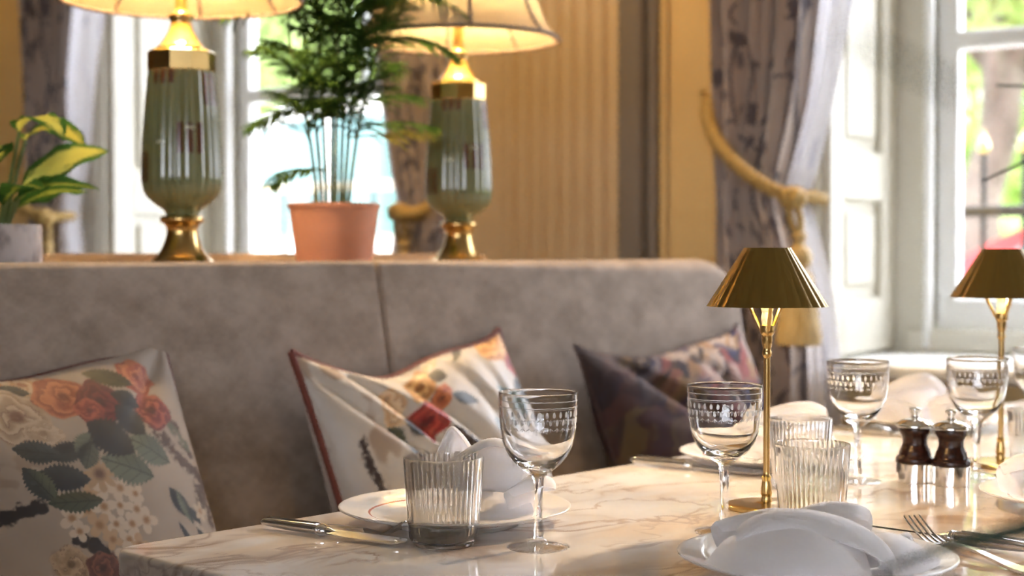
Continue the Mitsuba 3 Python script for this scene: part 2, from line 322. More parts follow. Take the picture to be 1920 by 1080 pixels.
def print_floral(p, n, uv):
    x, y = uv.x, uv.y
    col = mix((.43, .375, .315), (.52, .465, .405), fbm(x * 6, y * 6, 0))
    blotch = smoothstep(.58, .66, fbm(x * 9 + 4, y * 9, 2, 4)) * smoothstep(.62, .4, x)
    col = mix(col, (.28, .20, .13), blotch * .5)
    for b in ([(.887, .796), (.944, .68)], [(.828, .748), (.894, .653), (.952, .626), (.913, .531)], [(.965, .626), (.955, .497)]):
        col = P_branch(col, x, y, b, .026, (.10, .06, .04), .40)
    for b in ([(.23, .52), (.33, .555), (.434, .575)], [(.50, .49), (.56, .45), (.58, .36)]):
        col = P_branch(col, x, y, b, .022, (.02, .014, .010))
    col = P_branch(col, x, y, [(.89, .76), (.94, .70)], .02, (.16, .19, .13), .42)
    hyd = ((.56, .59), (.605, .60), (.65, .595), (.69, .575), (.545, .55), (.59, .553), (.635, .55), (.68, .535), (.565, .508), (.61, .505), (.655, .50), (.70, .505), (.59, .468), (.635, .462), (.50, .535), (.51, .50), (.66, .445), (.62, .425))
    for i, (cx, cy) in enumerate(hyd):
        wh = (.72, .64, .54) if i % 4 else (.60, .44, .28)
        col = P_bloom(col, x, y, cx, cy, .030 + .004 * (i % 3), wh, (.42, .24, .10), 4, i * .6)
    col = P_bloom(col, x, y, .606, .64, .055, (.52, .38, .24), (.16, .08, .05), 8, .3)
    col = P_rose(col, x, y, .47, .425, .05, (.55, .43, .30), (.40, .30, .18), (.12, .07, .03), 4.0, 1.6)
    col = P_rose(col, x, y, .545, .405, .045, (.24, .09, .05), (.12, .04, .03), (.03, .015, .012), 6.0, 1.8)
    col = P_rose(col, x, y, .52, .955, .06, (.70, .58, .42), (.55, .36, .20), (.30, .10, .05), 1.2, 1.8)
    col = P_rose(col, x, y, .43, .965, .05, (.62, .28, .06), (.30, .06, .03), (.12, .015, .015), 3.3, 1.8)
    col = P_rose(col, x, y, .36, .93, .06, (.20, .04, .03), (.13, .02, .02), (.05, .01, .01), 8.3, 1.8)
    for (cx, cy, ln, wd, dg, c1, c2) in ((.42, .915, .06, .035, 40, DKTEAL, TEAL), (.48, .93, .045, .03, -20, DKTEAL, TEAL), (.36, .87, .07, .04, 80, DKTEAL, TEAL)):
        col = P_leaf(col, x, y, cx, cy, ln, wd, dg, c1, c2)
    col = P_rose(col, x, y, .455, .835, .098, (.62, .53, .42), (.45, .35, .25), (.16, .055, .035), 2.0, 2.4)
    col = P_rose(col, x, y, .50, .775, .05, (.64, .55, .44), (.52, .42, .31), (.36, .25, .15), 9.0, 1.4)
    col = P_rose(col, x, y, .842, .915, .062, (.60, .24, .12), (.40, .085, .05), (.20, .03, .03), 5.5, 1.7)
    col = P_rose(col, x, y, .60, .885, .082, (.56, .22, .10), (.34, .08, .04), (.15, .02, .018), 7.1, 2.2)
    col = P_rose(col, x, y, .69, .845, .080, (.20, .022, .022), (.11, .010, .016), (.05, .006, .01), 1.9, 2.2)
    col = P_rose(col, x, y, .65, .825, .045, (.46, .12, .07), (.26, .04, .03), (.10, .01, .015), 3.9, 1.6)
    col = P_rose(col, x, y, .845, .805, .062, (.45, .12, .08), (.21, .025, .03), (.06, .006, .012), 6.4, 1.6)
    for (cx, cy, ln, wd, dg, c1, c2) in ((.753, .922, .075, .034, -28, OLIVE, (.04, .045, .015)), (.775, .845, .05, .03, -30, DKTEAL, TEAL),
            (.541, .712, .06, .032, 10, TEAL, DKTEAL), (.467, .721, .062, .036, -15, TEAL, (.05, .075, .08)), (.60, .725, .05, .035, 40, TEAL, SAGE), (.595, .695, .045, .03, 60, (.12, .15, .12), TEAL),
            (.696, .648, .082, .050, -25, SAGE, (.12, .16, .12)), (.784, .691, .072, .046, -35, SAGE, (.14, .18, .14)),
            (.758, .781, .058, .048, -60, DKTEAL, TEAL), (.677, .737, .078, .058, -45, DKTEAL, (.03, .035, .03)),
            (.51, .642, .072, .040, -12, DKTEAL, TEAL), (.447, .631, .06, .034, -60, TEAL, (.09, .12, .07)), (.523, .575, .075, .030, -4, (.06, .085, .05), OLIVE),
            (.828, .543, .048, .026, -62, DKTEAL, TEAL), (.845, .53, .05, .018, -70, SAGE, TEAL), (.877, .505, .03, .014, -60, TEAL, DKTEAL), (.823, .455, .045, .010, -65, DKTEAL, TEAL), (.90, .46, .05, .012, -48, (.66, .62, .56), (.6, .5, .4)), (.89, .445, .04, .014, -55, DKTEAL, TEAL)):
        col = P_leaf(col, x, y, cx, cy, ln, wd, dg, c1, c2)
    return P_bloom(col, x, y, .905, .52, .03, (.66, .58, .47), (.45, .28, .15), 5, 0) * mi.Color3f(.56, .51, .46)
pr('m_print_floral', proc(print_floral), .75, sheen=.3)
def print_satin(p, n, uv):
    y = uv.y - .09; x = uv.x + .27 * dr.sin(PI * uv.x) * dr.sqrt(dr.maximum(dr.sin(PI * uv.y), 0))
    col = mix((.47, .415, .355), (.57, .52, .46), fbm(x * 5, y * 5, 4))
    col = mix(col, (.30, .20, .13), smoothstep(.62, .72, fbm(x * 8, y * 8, 9, 3)) * smoothstep(.5, .2, x) * .8)
    for b in ([(.66, .62), (.74, .54), (.84, .45)], [(.30, .42), (.36, .24), (.42, .10)], [(.13, .62), (.15, .40), (.22, .2)]):
        col = P_branch(col, x, y, b, .028, (.035, .022, .02), .30)
    for bb in ([(.40, .30), (.47, .18), (.45, .0)], [(.47, .20), (.56, .26)], [(.22, .34), (.26, .16), (.24, .0)], [(.60, .18), (.66, .02)]):
        col = P_branch(col, x, y, bb, .022, (.045, .026, .018), .22)
    for (cx, cy, r) in ((.53, .12, .06), (.33, .06, .055), (.70, .16, .05)):
        col = P_rose(col, x, y, cx, cy, r, (.50, .33, .17), (.33, .18, .08), (.10, .04, .02), cx * 9, 1.8)
    for i, (cx, cy, r) in enumerate(((.40, .50, .05), (.62, .50, .055), (.58, .36, .05), (.46, .40, .045), (.80, .40, .05), (.9, .5, .05), (.70, .34, .04))):
        col = P_bloom(col, x, y, cx, cy, r, (.72, .70, .68), ((.40, .44, .52), (.45, .26, .08))[i % 2], 5, i * .5)
    col = P_rose(col, x, y, .38, .74, .085, (.66, .50, .32), (.52, .32, .15), (.20, .07, .03), 2.2, 2.0)
    col = P_rose(col, x, y, .53, .82, .075, (.62, .38, .15), (.44, .20, .06), (.16, .05, .02), 4.4, 2.0)
    col = P_rose(col, x, y, .55, .68, .085, (.42, .05, .03), (.24, .015, .015), (.07, .006, .008), 6.4, 1.9)
    col = P_rose(col, x, y, .63, .75, .05, (.56, .20, .07), (.34, .07, .03), (.10, .012, .01), 5.1, 1.5)
    col = P_rose(col, x, y, .92, .92, .10, (.72, .42, .16), (.50, .23, .07), (.22, .07, .025), 3.1, 2.6)
    col = P_rose(col, x, y, .985, .80, .045, (.42, .06, .04), (.22, .02, .02), (.08, .006, .01), 3.7, 1.5)
    col = P_rose(col, x, y, .60, .92, .05, (.75, .66, .52), (.58, .42, .24), (.30, .14, .05), 1.1, 1.5)
    for (cx, cy, ln, wd, dg, c1, c2) in ((.62, .84, .055, .026, -20, DKTEAL, TEAL), (.45, .66, .065, .032, -35, DKTEAL, TEAL), (.37, .63, .06, .034, -40, TEAL, (.05, .07, .04)), (.40, .56, .06, .022, -50, TEAL, DKTEAL),
            (.73, .72, .07, .022, -30, (.05, .06, .07), TEAL), (.50, .93, .045, .022, -10, TEAL, DKTEAL), (.74, .90, .045, .022, 60, TEAL, DKTEAL), (.92, .66, .085, .035, -70, (.22, .30, .30), (.16, .22, .22)), (.97, .70, .06, .026, -85, DKTEAL, TEAL), (.99, .56, .05, .02, -80, (.06, .05, .08), TEAL),
            (.87, .58, .05, .022, -60, (.24, .30, .30), (.3, .34, .36)), (.30, .30, .06, .025, 70, OLIVE, DKTEAL), (.36, .2, .05, .025, 30, OLIVE, DKTEAL), (.48, .24, .06, .03, 80, (.06, .06, .03), DKTEAL), (.96, .95, .04, .03, -40, DKTEAL, TEAL)):
        col = P_leaf(col, x, y, cx, cy, ln, wd, dg, c1, c2)
    return col
pr('m_print_satin', proc(print_satin), .42, sheen=.3, specular=.5)
def print_velvet(p, n, uv):
    x, y = uv.x, uv.y
    a = x * .75 + y * .66; b = -x * .66 + y * .75
    wx = (fbm(x * 7, y * 7, 1) - .5) * .25
    def streak(s, k): return fbm((a + wx) * s * .9 + k, (b + wx * .6) * s * 2.2, k, 3)
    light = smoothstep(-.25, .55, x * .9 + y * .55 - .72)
    col = mix((.008, .006, .009), (.024, .019, .024), streak(5, 2))
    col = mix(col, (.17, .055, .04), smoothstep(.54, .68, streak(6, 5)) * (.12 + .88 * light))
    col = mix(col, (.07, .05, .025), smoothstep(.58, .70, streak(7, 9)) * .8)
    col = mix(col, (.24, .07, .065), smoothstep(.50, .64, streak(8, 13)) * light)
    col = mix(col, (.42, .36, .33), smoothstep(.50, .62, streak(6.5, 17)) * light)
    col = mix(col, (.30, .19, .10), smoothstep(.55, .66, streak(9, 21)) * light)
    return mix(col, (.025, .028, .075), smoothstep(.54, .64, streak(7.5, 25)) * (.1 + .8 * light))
pr('m_print_velvet', proc(print_velvet), .8, sheen=.15, sheen_tint=.6, specular=.2)

# ---------------------------------------------------------------- outdoors materials
pr('m_grass', proc(lambda p, n, uv: mix((.16, .26, .05), (.30, .40, .10), fbm(p.x * 2, p.y * 2, 0, 4))), .9)
pr('m_paving', proc(lambda p, n, uv: mix((.42, .41, .40), (.55, .54, .52), fbm(p.x * 3, p.y * 3, 0))), .9)
pr('m_road', (.20, .20, .21), .9)
pr('m_iron', (.018, .018, .020), .4)
pr('m_gilt', (.80, .58, .25), .3, metallic=1.0)
pr('m_white_rail', (.85, .86, .86), .4)
pr('m_car_white', (.88, .90, .92), .2, clearcoat=.8)
pr('m_car_grey', (.30, .32, .35), .2, metallic=.5, clearcoat=.8)
pr('m_car_red', (.62, .03, .035), .2, clearcoat=.8)
pr('m_car_glass', (.10, .26, .27), .06, specular=.7)
pr('m_tyre', (.02, .02, .02), .8)
pr('m_bark', proc(lambda p, n, uv: mix((.09, .07, .055), (.20, .16, .125), fbm(p.x * 9, p.y * 9, p.z * 4, 4))), .9)
mat('m_leaf_light', {'type': 'principledthin', 'base_color': proc(lambda p, n, uv: mix((.34, .46, .14), (.60, .68, .32), noise(p.x * 3, p.y * 3, p.z * 3))), 'roughness': .6, 'diff_trans': 1.0, 'spec_trans': 0.0})
pr('m_render', proc(lambda p, n, uv: mix((.66, .63, .56), (.74, .71, .65), fbm(p.x, p.y, p.z))), .9)
pr('m_far_glass', (.10, .13, .15), .1)

# ================================================================= THE ROOM
w1a, w1b = wa(200, 0), -2.42            # opening of the left window
w2a, w2b = wa(1530, 0), -.05            # opening of the right window
w3a, w3b = 1.05, 2.35                   # unseen window further along, out of view, placed to light the bench
ZS, ZH, ZC, DEEP = .79, 2.75, 3.15, .45 # sill, head, ceiling, depth of the reveals
def wall_piece(mesh, m, name=None, sm=False): return shape(xf(mesh, MW), m, sm)
k = struct('wall_far')
segs = [(-7.2, w1a, 0, ZC), (w1b, w2a, 0, ZC), (w2b, w3a, 0, ZC), (w3b, 4.2, 0, ZC)]
for a, b in ((w1a, w1b), (w2a, w2b), (w3a, w3b)):
    segs += [(a, b, ZH, ZC), (a, b, 0, ZS - .03)]
solo('wall_far', shape(xf(cat([plainbox(a, b, 0, DEEP + .12, z0, z1) for a, b, z0, z1 in segs]), MW), 'm_wall_paint', False))
for name, pl in (('floor', plainbox(-7.2, 4.2, -6.7, .0, -.1, 0)), ('ceiling', plainbox(-7.2, 4.2, -6.7, .57, ZC, ZC + .1)),
                 ('wall_left', plainbox(-7.3, -7.2, -6.7, .57, 0, ZC)),
                 ('wall_right', plainbox(4.2, 4.3, -6.7, .57, 0, ZC))):
    struct(name); solo(name, shape(xf(pl, MW), {'floor': 'm_floor', 'ceiling': 'm_ceiling'}.get(name, 'm_wall_paint'), False))
# behind the camera, out of view: one window, placed to light table and napkins
NEAR = (-.9, 2.8, 1.0, 2.2)
struct('wall_near')
x0, x1, z0, z1 = NEAR
solo('wall_near', shape(xf(cat([plainbox(-7.3, x0, -6.9, -6.7, 0, ZC), plainbox(x1, 4.3, -6.9, -6.7, 0, ZC), plainbox(x0, x1, -6.9, -6.7, 0, z0), plainbox(x0, x1, -6.9, -6.7, z1, ZC)]), MW), 'm_taupe_paint', False))
for kk, (x0, x1, z0, z1), M in (('window_4', NEAR, MW @ tl(0, -6.8, 0)),):
    struct(kk)
    part(kk, 'window_frame', shape(xf(cat([bx(x0, x0 + .07, -.04, .04, z0, z1), bx(x1 - .07, x1, -.04, .04, z0, z1), bx(x0, x1, -.04, .04, z0, z0 + .07), bx(x0, x1, -.04, .04, z1 - .07, z1)]), M), 'm_sash_paint', False))
    part(kk, 'pane', shape(xf(grid(np.array([[[x0 + .07, 0, z0 + .07], [x0 + .07, 0, z1 - .07]], [[x1 - .07, 0, z0 + .07], [x1 - .07, 0, z1 - .07]]]))[0], M), 'm_pane', False))

def sash_window(name, a, b):
    k = struct(name); e = DEEP; mid = (a + b) / 2
    put_ = lambda nm, mesh, m='m_sash_paint', sm=False: part(k, nm, shape(xf(mesh, MW), m, sm))
    # shutter boxes lining the reveals: stiles, rails, raised panels
    for side, x0, s in (('l', a, 1), ('r', b, -1)):
        X = lambda u0, u1: (x0 + min(s * u0, s * u1), x0 + max(s * u0, s * u1))
        put_('reveal_lining', plainbox(*X(-.004, .012), -.02, e, 0.02, ZH), 'm_cream_paint')
        ys = (.0, .085, e - .115, e - .02)
        for (y0, y1) in ((ys[0], ys[1]), (ys[2], ys[3])):
            put_('shutter_stile', bx(*X(.012, .034), y0, y1, ZS, ZH - .02, .004), 'm_cream_paint')
        zr = ((ZS, ZS + .13), (zz(390 if s > 0 else 390, 3.55) + .02, zz(280, 3.55)), (2.1, 2.2), (ZH - .14, ZH - .02))
        for z0, z1 in zr: put_('shutter_rail', bx(*X(.012, .033), ys[1], ys[2], min(z0, z1), max(z0, z1), .004), 'm_cream_paint')
        zr = sorted((min(z), max(z)) for z in zr)
        for (z0, z1) in zip([z[1] for z in zr[:-1]], [z[0] for z in zr[1:]]):
            put_('shutter_panel', bx(*X(.012, .026), ys[1] + .03, ys[2] - .03, z0 + .03, z1 - .03, .011), 'm_cream_paint')
        put_('architrave', cat([bx(*X(-.085, -.0), -.035, 0, 0, ZH + .09, .008), bx(*X(-.105, -.075), -.05, 0, 0, ZH + .11, .008)]), 'm_cream_paint')
        # sash box, staff bead and parting bead
        put_('sash_box', bx(*X(.012, .115), e - .02, e + .1, .02, ZH, .004), 'm_cream_paint')
        put_('staff_bead', bx(*X(.105, .128), e - .045, e - .015, ZS, ZH, .006), 'm_sash_paint')
        put_('parting_bead', bx(*X(.115, .13), e + .05, e + .075, ZS, ZH, .002))
        put_('sash_stile', bx(*X(.126, .178), e + .005, e + .05, ZS + .035, ZH - .02, .004))
    put_('window_sill', bx(a - .03, b + .03, -.06, e + .1, ZS - .04, ZS - .008, .008))
    put_('architrave', bx(a - .10, b + .10, -.05, 0, ZH, ZH + .11, .01), 'm_cream_paint')
    put_('bottom_bead', bx(a + .06, b - .06, e - .04, e - .005, ZS - .008, ZS + .05, .006), 'm_cream_paint')
    put_('bottom_rail', bx(a + .126, b - .126, e + .005, e + .05, ZS + .035, ZS + .125, .006))
    put_('top_rail', bx(a + .126, b - .126, e + .005, e + .05, ZH - .09, ZH - .02, .006))
    put_('meeting_rail', bx(a + .126, b - .126, e + .002, e + .055, 1.525, 1.57, .006))
    for z in (2.12,): put_('glazing_bar', bx(a + .126, b - .126, e + .012, e + .045, z - .011, z + .011, .005))
    put_('glazing_bar', bx(mid - .011, mid + .011, e + .012, e + .045, 1.56, ZH - .09, .005))
    for (z0, z1) in ((ZS + .12, 1.53), (1.565, ZH - .085)):
        put_('pane', grid(np.array([[[a + .17, e + .03, z0], [a + .17, e + .03, z1]], [[b - .17, e + .03, z0], [b - .17, e + .03, z1]]]))[0], 'm_pane')
    if name == 'window_2': put_('sash_catch', bx(a + .43, a + .462, e - .03, e + .006, ZS + .085, ZS + .112, .006), 'm_taupe_paint')
sash_window('window_1', w1a, w1b); sash_window('window_2', w2a, w2b); sash_window('window_3', w3a, w3b)

# tongue-and-groove boards and the dark upright of the pier between the windows
bw0, bw1 = wa(947, 0), wa(1172, 0)
nb = 8; pitch = (bw1 - bw0) / nb
for i in range(nb):
    x0 = bw0 + i * pitch
    poly = [(0, 0), (.002, -.003), (.009, -.022), (pitch - .009, -.022), (pitch - .002, -.003), (pitch, 0)]
    v = [(x0 + px, py, z) for z in (.12, ZC) for px, py in poly]
    part('wall_far', 'board', shape(xf(trimesh.convex.convex_hull(np.array(v)), MW), 'm_board_paint', False))
part('wall_far', 'board', shape(xf(bx(w1b + .105, bw0, -.016, 0, .12, ZC, .004), MW), 'm_board_paint', False))
struct('trim_1')
t0, t1 = wa(1171, -.04), wa(1240, -.04)
part('trim_1', 'upright', shape(xf(bx(t0, t0 + (t1 - t0) * .58, -.075, 0, 0, ZC, .004), MW), 'm_taupe_paint', False))
part('trim_1', 'moulding', shape(xf(bx(t0 + (t1 - t0) * .58, t0 + (t1 - t0) * .8, -.045, 0, 0, ZC, .01), MW), 'm_taupe_paint', False))
part('trim_1', 'moulding', shape(xf(bx(t0 + (t1 - t0) * .8, t1, -.022, 0, 0, ZC, .008), MW), 'm_wall_paint', False))
struct('baseboard_far')
solo('baseboard_far', shape(xf(cat([bx(a, b, -.022, 0, 0, .16, .008) for a, b in ((-7.2, w1a - .1), (w1b + .1, t0), (t1, w2a - .1))]), MW), 'm_cream_paint', False))
struct('baseboard_left'); solo('baseboard_left', shape(xf(bx(-7.2, -7.178, -6.7, -.03, 0, .16, .008), MW), 'm_cream_paint', False))
# ================================================================= BANQUETTES AND SHELF
SEAM, END, ZB = ta(706, .5), ta(1389, .5), 1.014
RAKE = math.tan(math.radians(11))
def back_panel(a0, a1, r0, r1, y=.5, zt=ZB, zb=.40, th=.13, arc=None, sgn=1, rf=.03):
    """raked padded panel: hull of balls, rounder at its free end"""
    pts = []
    def col(a, r, z):
        yf = y - (zt - z) * RAKE * sgn
        for q in (yf + sgn * r, yf + sgn * (th - r)): pts.append((a, q, z, r))
    col(a0 + r0, r0, zt - r0); col(a0 + r0, r0, zb)
    if arc:
        for t in np.linspace(0, PI / 2, 6):
            r = r1; col(a1 - arc + (arc - r) * math.sin(t), r, zt - arc + (arc - r) * math.cos(t))
        col(a1 - r1, r1, zb)
    else:
        col(a1 - r1, r1, zt - r1); col(a1 - r1, r1, zb)
    return balls(pts)
b = thing('banquette', 'long taupe suede banquette with a raked padded back, behind the marble table', 'bench')
part(b, 'back_panel', shape(xf(back_panel(-1.5, SEAM - .0005, .03, .010), MT), 'm_suede', 50))
part(b, 'back_panel', shape(xf(back_panel(SEAM + .0005, END, .010, .045, arc=.10), MT), 'm_suede', 50))
seam = [(SEAM, .5 - (ZB - z) * RAKE + .006, z) for z in np.linspace(.5, ZB - .02, 20)] + [(SEAM, .515, ZB - .010), (SEAM, .56, ZB - .006)]
part(b, 'seam_welt', shape(xf(tube(seam, .0025, 6), MT), 'm_suede_dark', 60))
for a0, a1 in ((-1.5, SEAM), (SEAM, END)):
    part(b, 'seat', shape(xf(balls([(a, yy, z, .03) for a in (a0 + .031, a1 - .031) for yy in (-.12, .43) for z in (.36, .435)]), MT), 'm_suede', 50))
part(b, 'plinth', shape(xf(bx(-1.5, END, -.08, .58, 0, .36), MT), 'm_plinth', False))
s = thing('shelf', 'dark wooden ledge between the two banquette backs, carrying lamps and plant pots', 'shelf')
solo(s, shape(xf(bx(-1.55, END - .06, .636, .86, ZB - .06, ZB - .012, .003), MT), 'm_shelf_wood', False))
b = thing('banquette', 'dark brown back of the neighbouring booth, behind the lamps and plants', 'bench')
part(b, 'back_panel', shape(xf(balls([(a, y, z, .03) for a in (-2.6, END - .35) for y in (.90, 1.0) for z in (.2, ZB - .018)]), MT), 'm_suede_dark', 50))
part(b, 'seat', shape(xf(balls([(a, y, z, .03) for a in (-2.6, END - .35) for y in (1.1, 1.5) for z in (.3, .42)]), MT), 'm_suede_dark', 50))
b = thing('banquette', 'unseen banquette back left of the camera, out of view, placed to shade the lower bench', 'bench')
nb_ = mat4((-1.45, .0), math.radians(5))  # unseen seat back, out of view, stands here to darken the lower banquette
part(b, 'back_panel', shape(xf(balls([(x, y, z, .04) for x in (-1.0, .93) for y in (-.06, .06) for z in (.3, 1.10)]), nb_), 'm_suede', 50))
part(b, 'seat', shape(xf(balls([(x, y, z, .03) for x in (-.97, .90) for y in (-.62, -.08) for z in (.1, .44)]), nb_), 'm_suede', 50))
YS, ZSH = .735, ZB - .012

# ================================================================= BIG TABLE LAMPS
def lamp_profiles():
    s = .000845
    foot = prof([(0, .005), (.062 , .005), (.052, .009), (.046, .013), (.036, .024), (.027, .042), (.0235, .058), (.026, .068), (.0335, .074), (.0335, .079), (.026, .082), (.0, .082)], 50)
    body = prof([(0, .080), (.022, .080), (.026, .088), (.044, .102), (.0575, .118), (.0615, .140), (.0605, .175), (.0575, .23), (.0535, .275), (.0495, .305), (.046, .306), (0, .306)], 80)
    collar = [(0, .303), (.0485, .303), (.0515, .305), (.0515, .333), (.0485, .336), (0, .336)]
    neck = prof([(0, .334), (.040, .334), (.040, .339), (.035, .343), (.024, .358), (.0175, .372), (.0155, .382), (.0185, .385), (.0185, .391), (.0125, .394), (.0095, .40), (.0085, .47), (0, .47)], 60)
    return foot, body, collar, neck
def make_big_lamp():
    foot, body, collar, neck = lamp_profiles(); P = []
    P.append(('base_plate', shape(bx(-.066, .066, -.066, .066, 0, .0055, .0015), 'm_brass_soft', False)))
    P.append(('foot', shape(lathem(foot, 64), 'm_brass', 40)))
    m, uv = lathe(body, 24 * 12, lambda th, z, k: 1 - .030 * np.abs(np.cos(th * 12)) ** 4 * np.clip((z - .085) / .02, 0, 1))
    P.append(('glass_body', shape(m, 'm_lamp_glaze', True, uv=uv)))
    P.append(('collar', shape(lathem(collar, 10), 'm_brass', 20)))
    P.append(('neck', shape(lathem(neck, 48), 'm_brass', 40)))
    R0, R1, z0, z1 = .186, .098, .415, .66
    pr_ = prof([(R0, z0), (.178, z0 + .010), (.163, z0 + .03), (.146, z0 + .075), (.122, z0 + .155), (R1, z1)], 24)
    m, uv = lathe(pr_, 96, lambda th, z, k: 1 - .012 * np.abs(np.sin(th * 4)))
    P.append(('shade', shape(m, 'm_shade_cloth', True, uv=uv)))
    P.append(('shade__rim', shape(tube([(R0 * math.cos(t) * (1 - .012 * abs(math.sin(4 * t))), R0 * math.sin(t) * (1 - .012 * abs(math.sin(4 * t))), z0) for t in np.linspace(0, 2 * PI, 97)], .0035, 6, False), 'm_shade_trim', 40)))
    P.append(('shade__rim', shape(tube([(R1 * math.cos(t), R1 * math.sin(t), z1) for t in np.linspace(0, 2 * PI, 65)], .003, 6, False), 'm_shade_trim', 40)))
    for q in range(8):
        t = q * PI / 4
        P.append(('shade__seam_trim', shape(tube([(r * math.cos(t) * 1.001, r * math.sin(t) * 1.001, z) for r, z in pr_], .003, 6), 'm_shade_trim', 40)))
    sp = [tube([(0, 0, .645), (R1 * math.cos(t), R1 * math.sin(t), .652)], .0018, 6) for t in (0, 2.1, 4.2)] + [tube([(0, 0, .47), (.02, 0, .50), (.028, 0, .55), (.02, 0, .62), (0, 0, .645)], .002, 6)]
    P.append(('shade_carrier', shape(cat(sp), 'm_brass_soft', 40)))
    return P, {**shape(trimesh.creation.icosphere(3, .030), 'm_ivory', True), 'emitter': {'type': 'area', 'radiance': {'type': 'rgb', 'value': [LB * 1.0, LB * .70, LB * .38]}}}
LB = 250.0
biglamp, bulb = make_big_lamp()
biglabels = ['large green glass table lamp with a cream shade, left of the potted palm', 'large green glass table lamp with a cream panelled shade, right of the potted palm']
for i, px in enumerate((342, 860)):
    key = thing('table_lamp', biglabels[i], 'lamp'); p = tp(ta(px, YS), YS)
    M = mat4(p, TA + (.0, .12)[i], ZSH)
    put(key, biglamp, M); part(key, 'bulb', bulb, M @ tl(0, 0, .535))

# ================================================================= POTTED PLANTS ON THE SHELF
def leaf_blade(length, width, curve=.3, nseg=8, cross=5, fold=.15, tip=1.0, wave=0.0):
    """a leaf along +x, drooping by curve (radians), grid (n, cross)"""
    t = np.linspace(0, 1, nseg); ang = curve * t; dx = np.cumsum(np.r_[0, np.cos(ang[1:])]) * length / (nseg - 1); dz = -np.cumsum(np.r_[0, np.sin(ang[1:])]) * length / (nseg - 1)
    w = width / 2 * np.sin(PI * np.clip(t, 0, 1) ** tip) ** .8; w[0] = width * .03; w[-1] = 0.0006
    s = np.linspace(-1, 1, cross)
    P = np.zeros((nseg, cross, 3)); P[..., 0] = dx[:, None]; P[..., 1] = w[:, None] * s[None]; P[..., 2] = dz[:, None] + np.abs(s)[None] * w[:, None] * fold + wave * np.sin(t * 14)[:, None] * s[None] ** 2 * w[:, None]
    return P
def frame_at(p, yaw, pitch, roll=0):
    return tl(*p) @ trimesh.transformations.rotation_matrix(yaw, [0, 0, 1]) @ trimesh.transformations.rotation_matrix(-pitch, [0, 1, 0]) @ trimesh.transformations.rotation_matrix(roll, [1, 0, 0])
def palm_frond(base, yaw, pitch, length, droop, nl, rng, lw=.0075, ll=.062):
    pts, p, a = [], np.array(base, float), pitch; n = 16
    for k in range(n):
        pts.append(p.copy()); p = p + length / n * np.array([math.cos(a) * math.cos(yaw), math.cos(a) * math.sin(yaw), math.sin(a)]); a -= droop / n
    pts = np.array(pts); ms = [tube(pts, np.linspace(.0022, .0008, n), 5)]
    cur = CubicSpline(np.linspace(0, 1, n), pts)
    for k in range(nl):
        t = .22 + .78 * k / (nl - 1); q = cur(t); d = cur(t, 1); d /= np.linalg.norm(d)
        side = np.cross(d, [0, 0, 1.0]); side /= np.linalg.norm(side) + 1e-9
        L = ll * (math.sin(PI * min(1, .18 + t * .72)) ** .7) * rng.uniform(.85, 1.12)
        for sg in (-1, 1):
            out = d * .62 + side * sg * .78 + np.array([0, 0, rng.uniform(-.15, .12)]); out /= np.linalg.norm(out)
            y, pt = math.atan2(out[1], out[0]), math.asin(out[2])
            ms.append(xf(grid(leaf_blade(L, lw * rng.uniform(.85, 1.2), rng.uniform(.2, .7), 5, 3, .3, .75))[0], frame_at(q, y, pt, rng.uniform(-.5, .5))))
    return cat(ms)
rng = random.Random(11)
key = thing('potted_palm', 'parlour palm in a terracotta pot between the two large lamps', 'plant')
pc = tp(ta(627, YS), YS); S_ = math.hypot(*pc) / F; MP = mat4(pc, 0, ZSH)
rt = 86 * S_
potp = [(0, .0), (rt * .80, 0), (rt * .81, .004), (rt * .965, .096), (rt * .97, .099), (rt, .101), (rt * 1.005, .1065), (rt * .99, .1085), (rt * .93, .1085), (rt * .91, .103), (0, .096)]
part(key, 'pot', shape(lathem(potp, 72), 'm_terracotta', 35), MP)
part(key, 'soil', shape(lathem([(0, .106), (rt * .35, .106), (rt * .7, .104), (rt * .915, .100), (rt * .9, .093), (0, .093)], 40), 'm_soil', 40), MP)
stems = []
for i, (x, y, h, lean, yw) in enumerate(((-.020, .0, .34, .05, 2.6), (.004, -.012, .42, .03, -1.2), (.016, .008, .38, .04, .3), (-.006, .014, .46, .04, 1.5), (.024, -.006, .30, .06, -.2), (-.026, -.014, .28, .05, -2.6), (.008, .02, .40, .03, .9), (-.012, -.004, .36, .02, 3.0))):
    top = np.array([x + lean * math.cos(yw), y + lean * math.sin(yw), .095 + h])
    cv = spl([(x, y, .093), (x + .3 * lean * math.cos(yw), y + .3 * lean * math.sin(yw), .095 + h * .45), top], 14)
    stems.append(cv); part(key, 'stem', shape(tube(cv, np.linspace(.0038, .0022, 14), 6), 'm_palm_stem', 60), MP)
for si, cv in enumerate(stems):
    nf = 8
    for j in range(nf):
        t = .42 + .58 * j / (nf - 1)
        q = cv[min(13, int(t * 13))]; yaw = si * 2.1 + j * 2.4 + rng.uniform(-.4, .4)
        ln = rng.uniform(.12, .19) * (1.1 if j > 2 else .85)
        ln *= .72 if math.cos(yaw) < -.3 else 1
        pitch = rng.uniform(.75, 1.25) + .05 * j
        part(key, 'frond', shape(palm_frond(q, yaw, pitch, ln, rng.uniform(.7, 1.3), 14, rng), 'm_palm', False), MP)
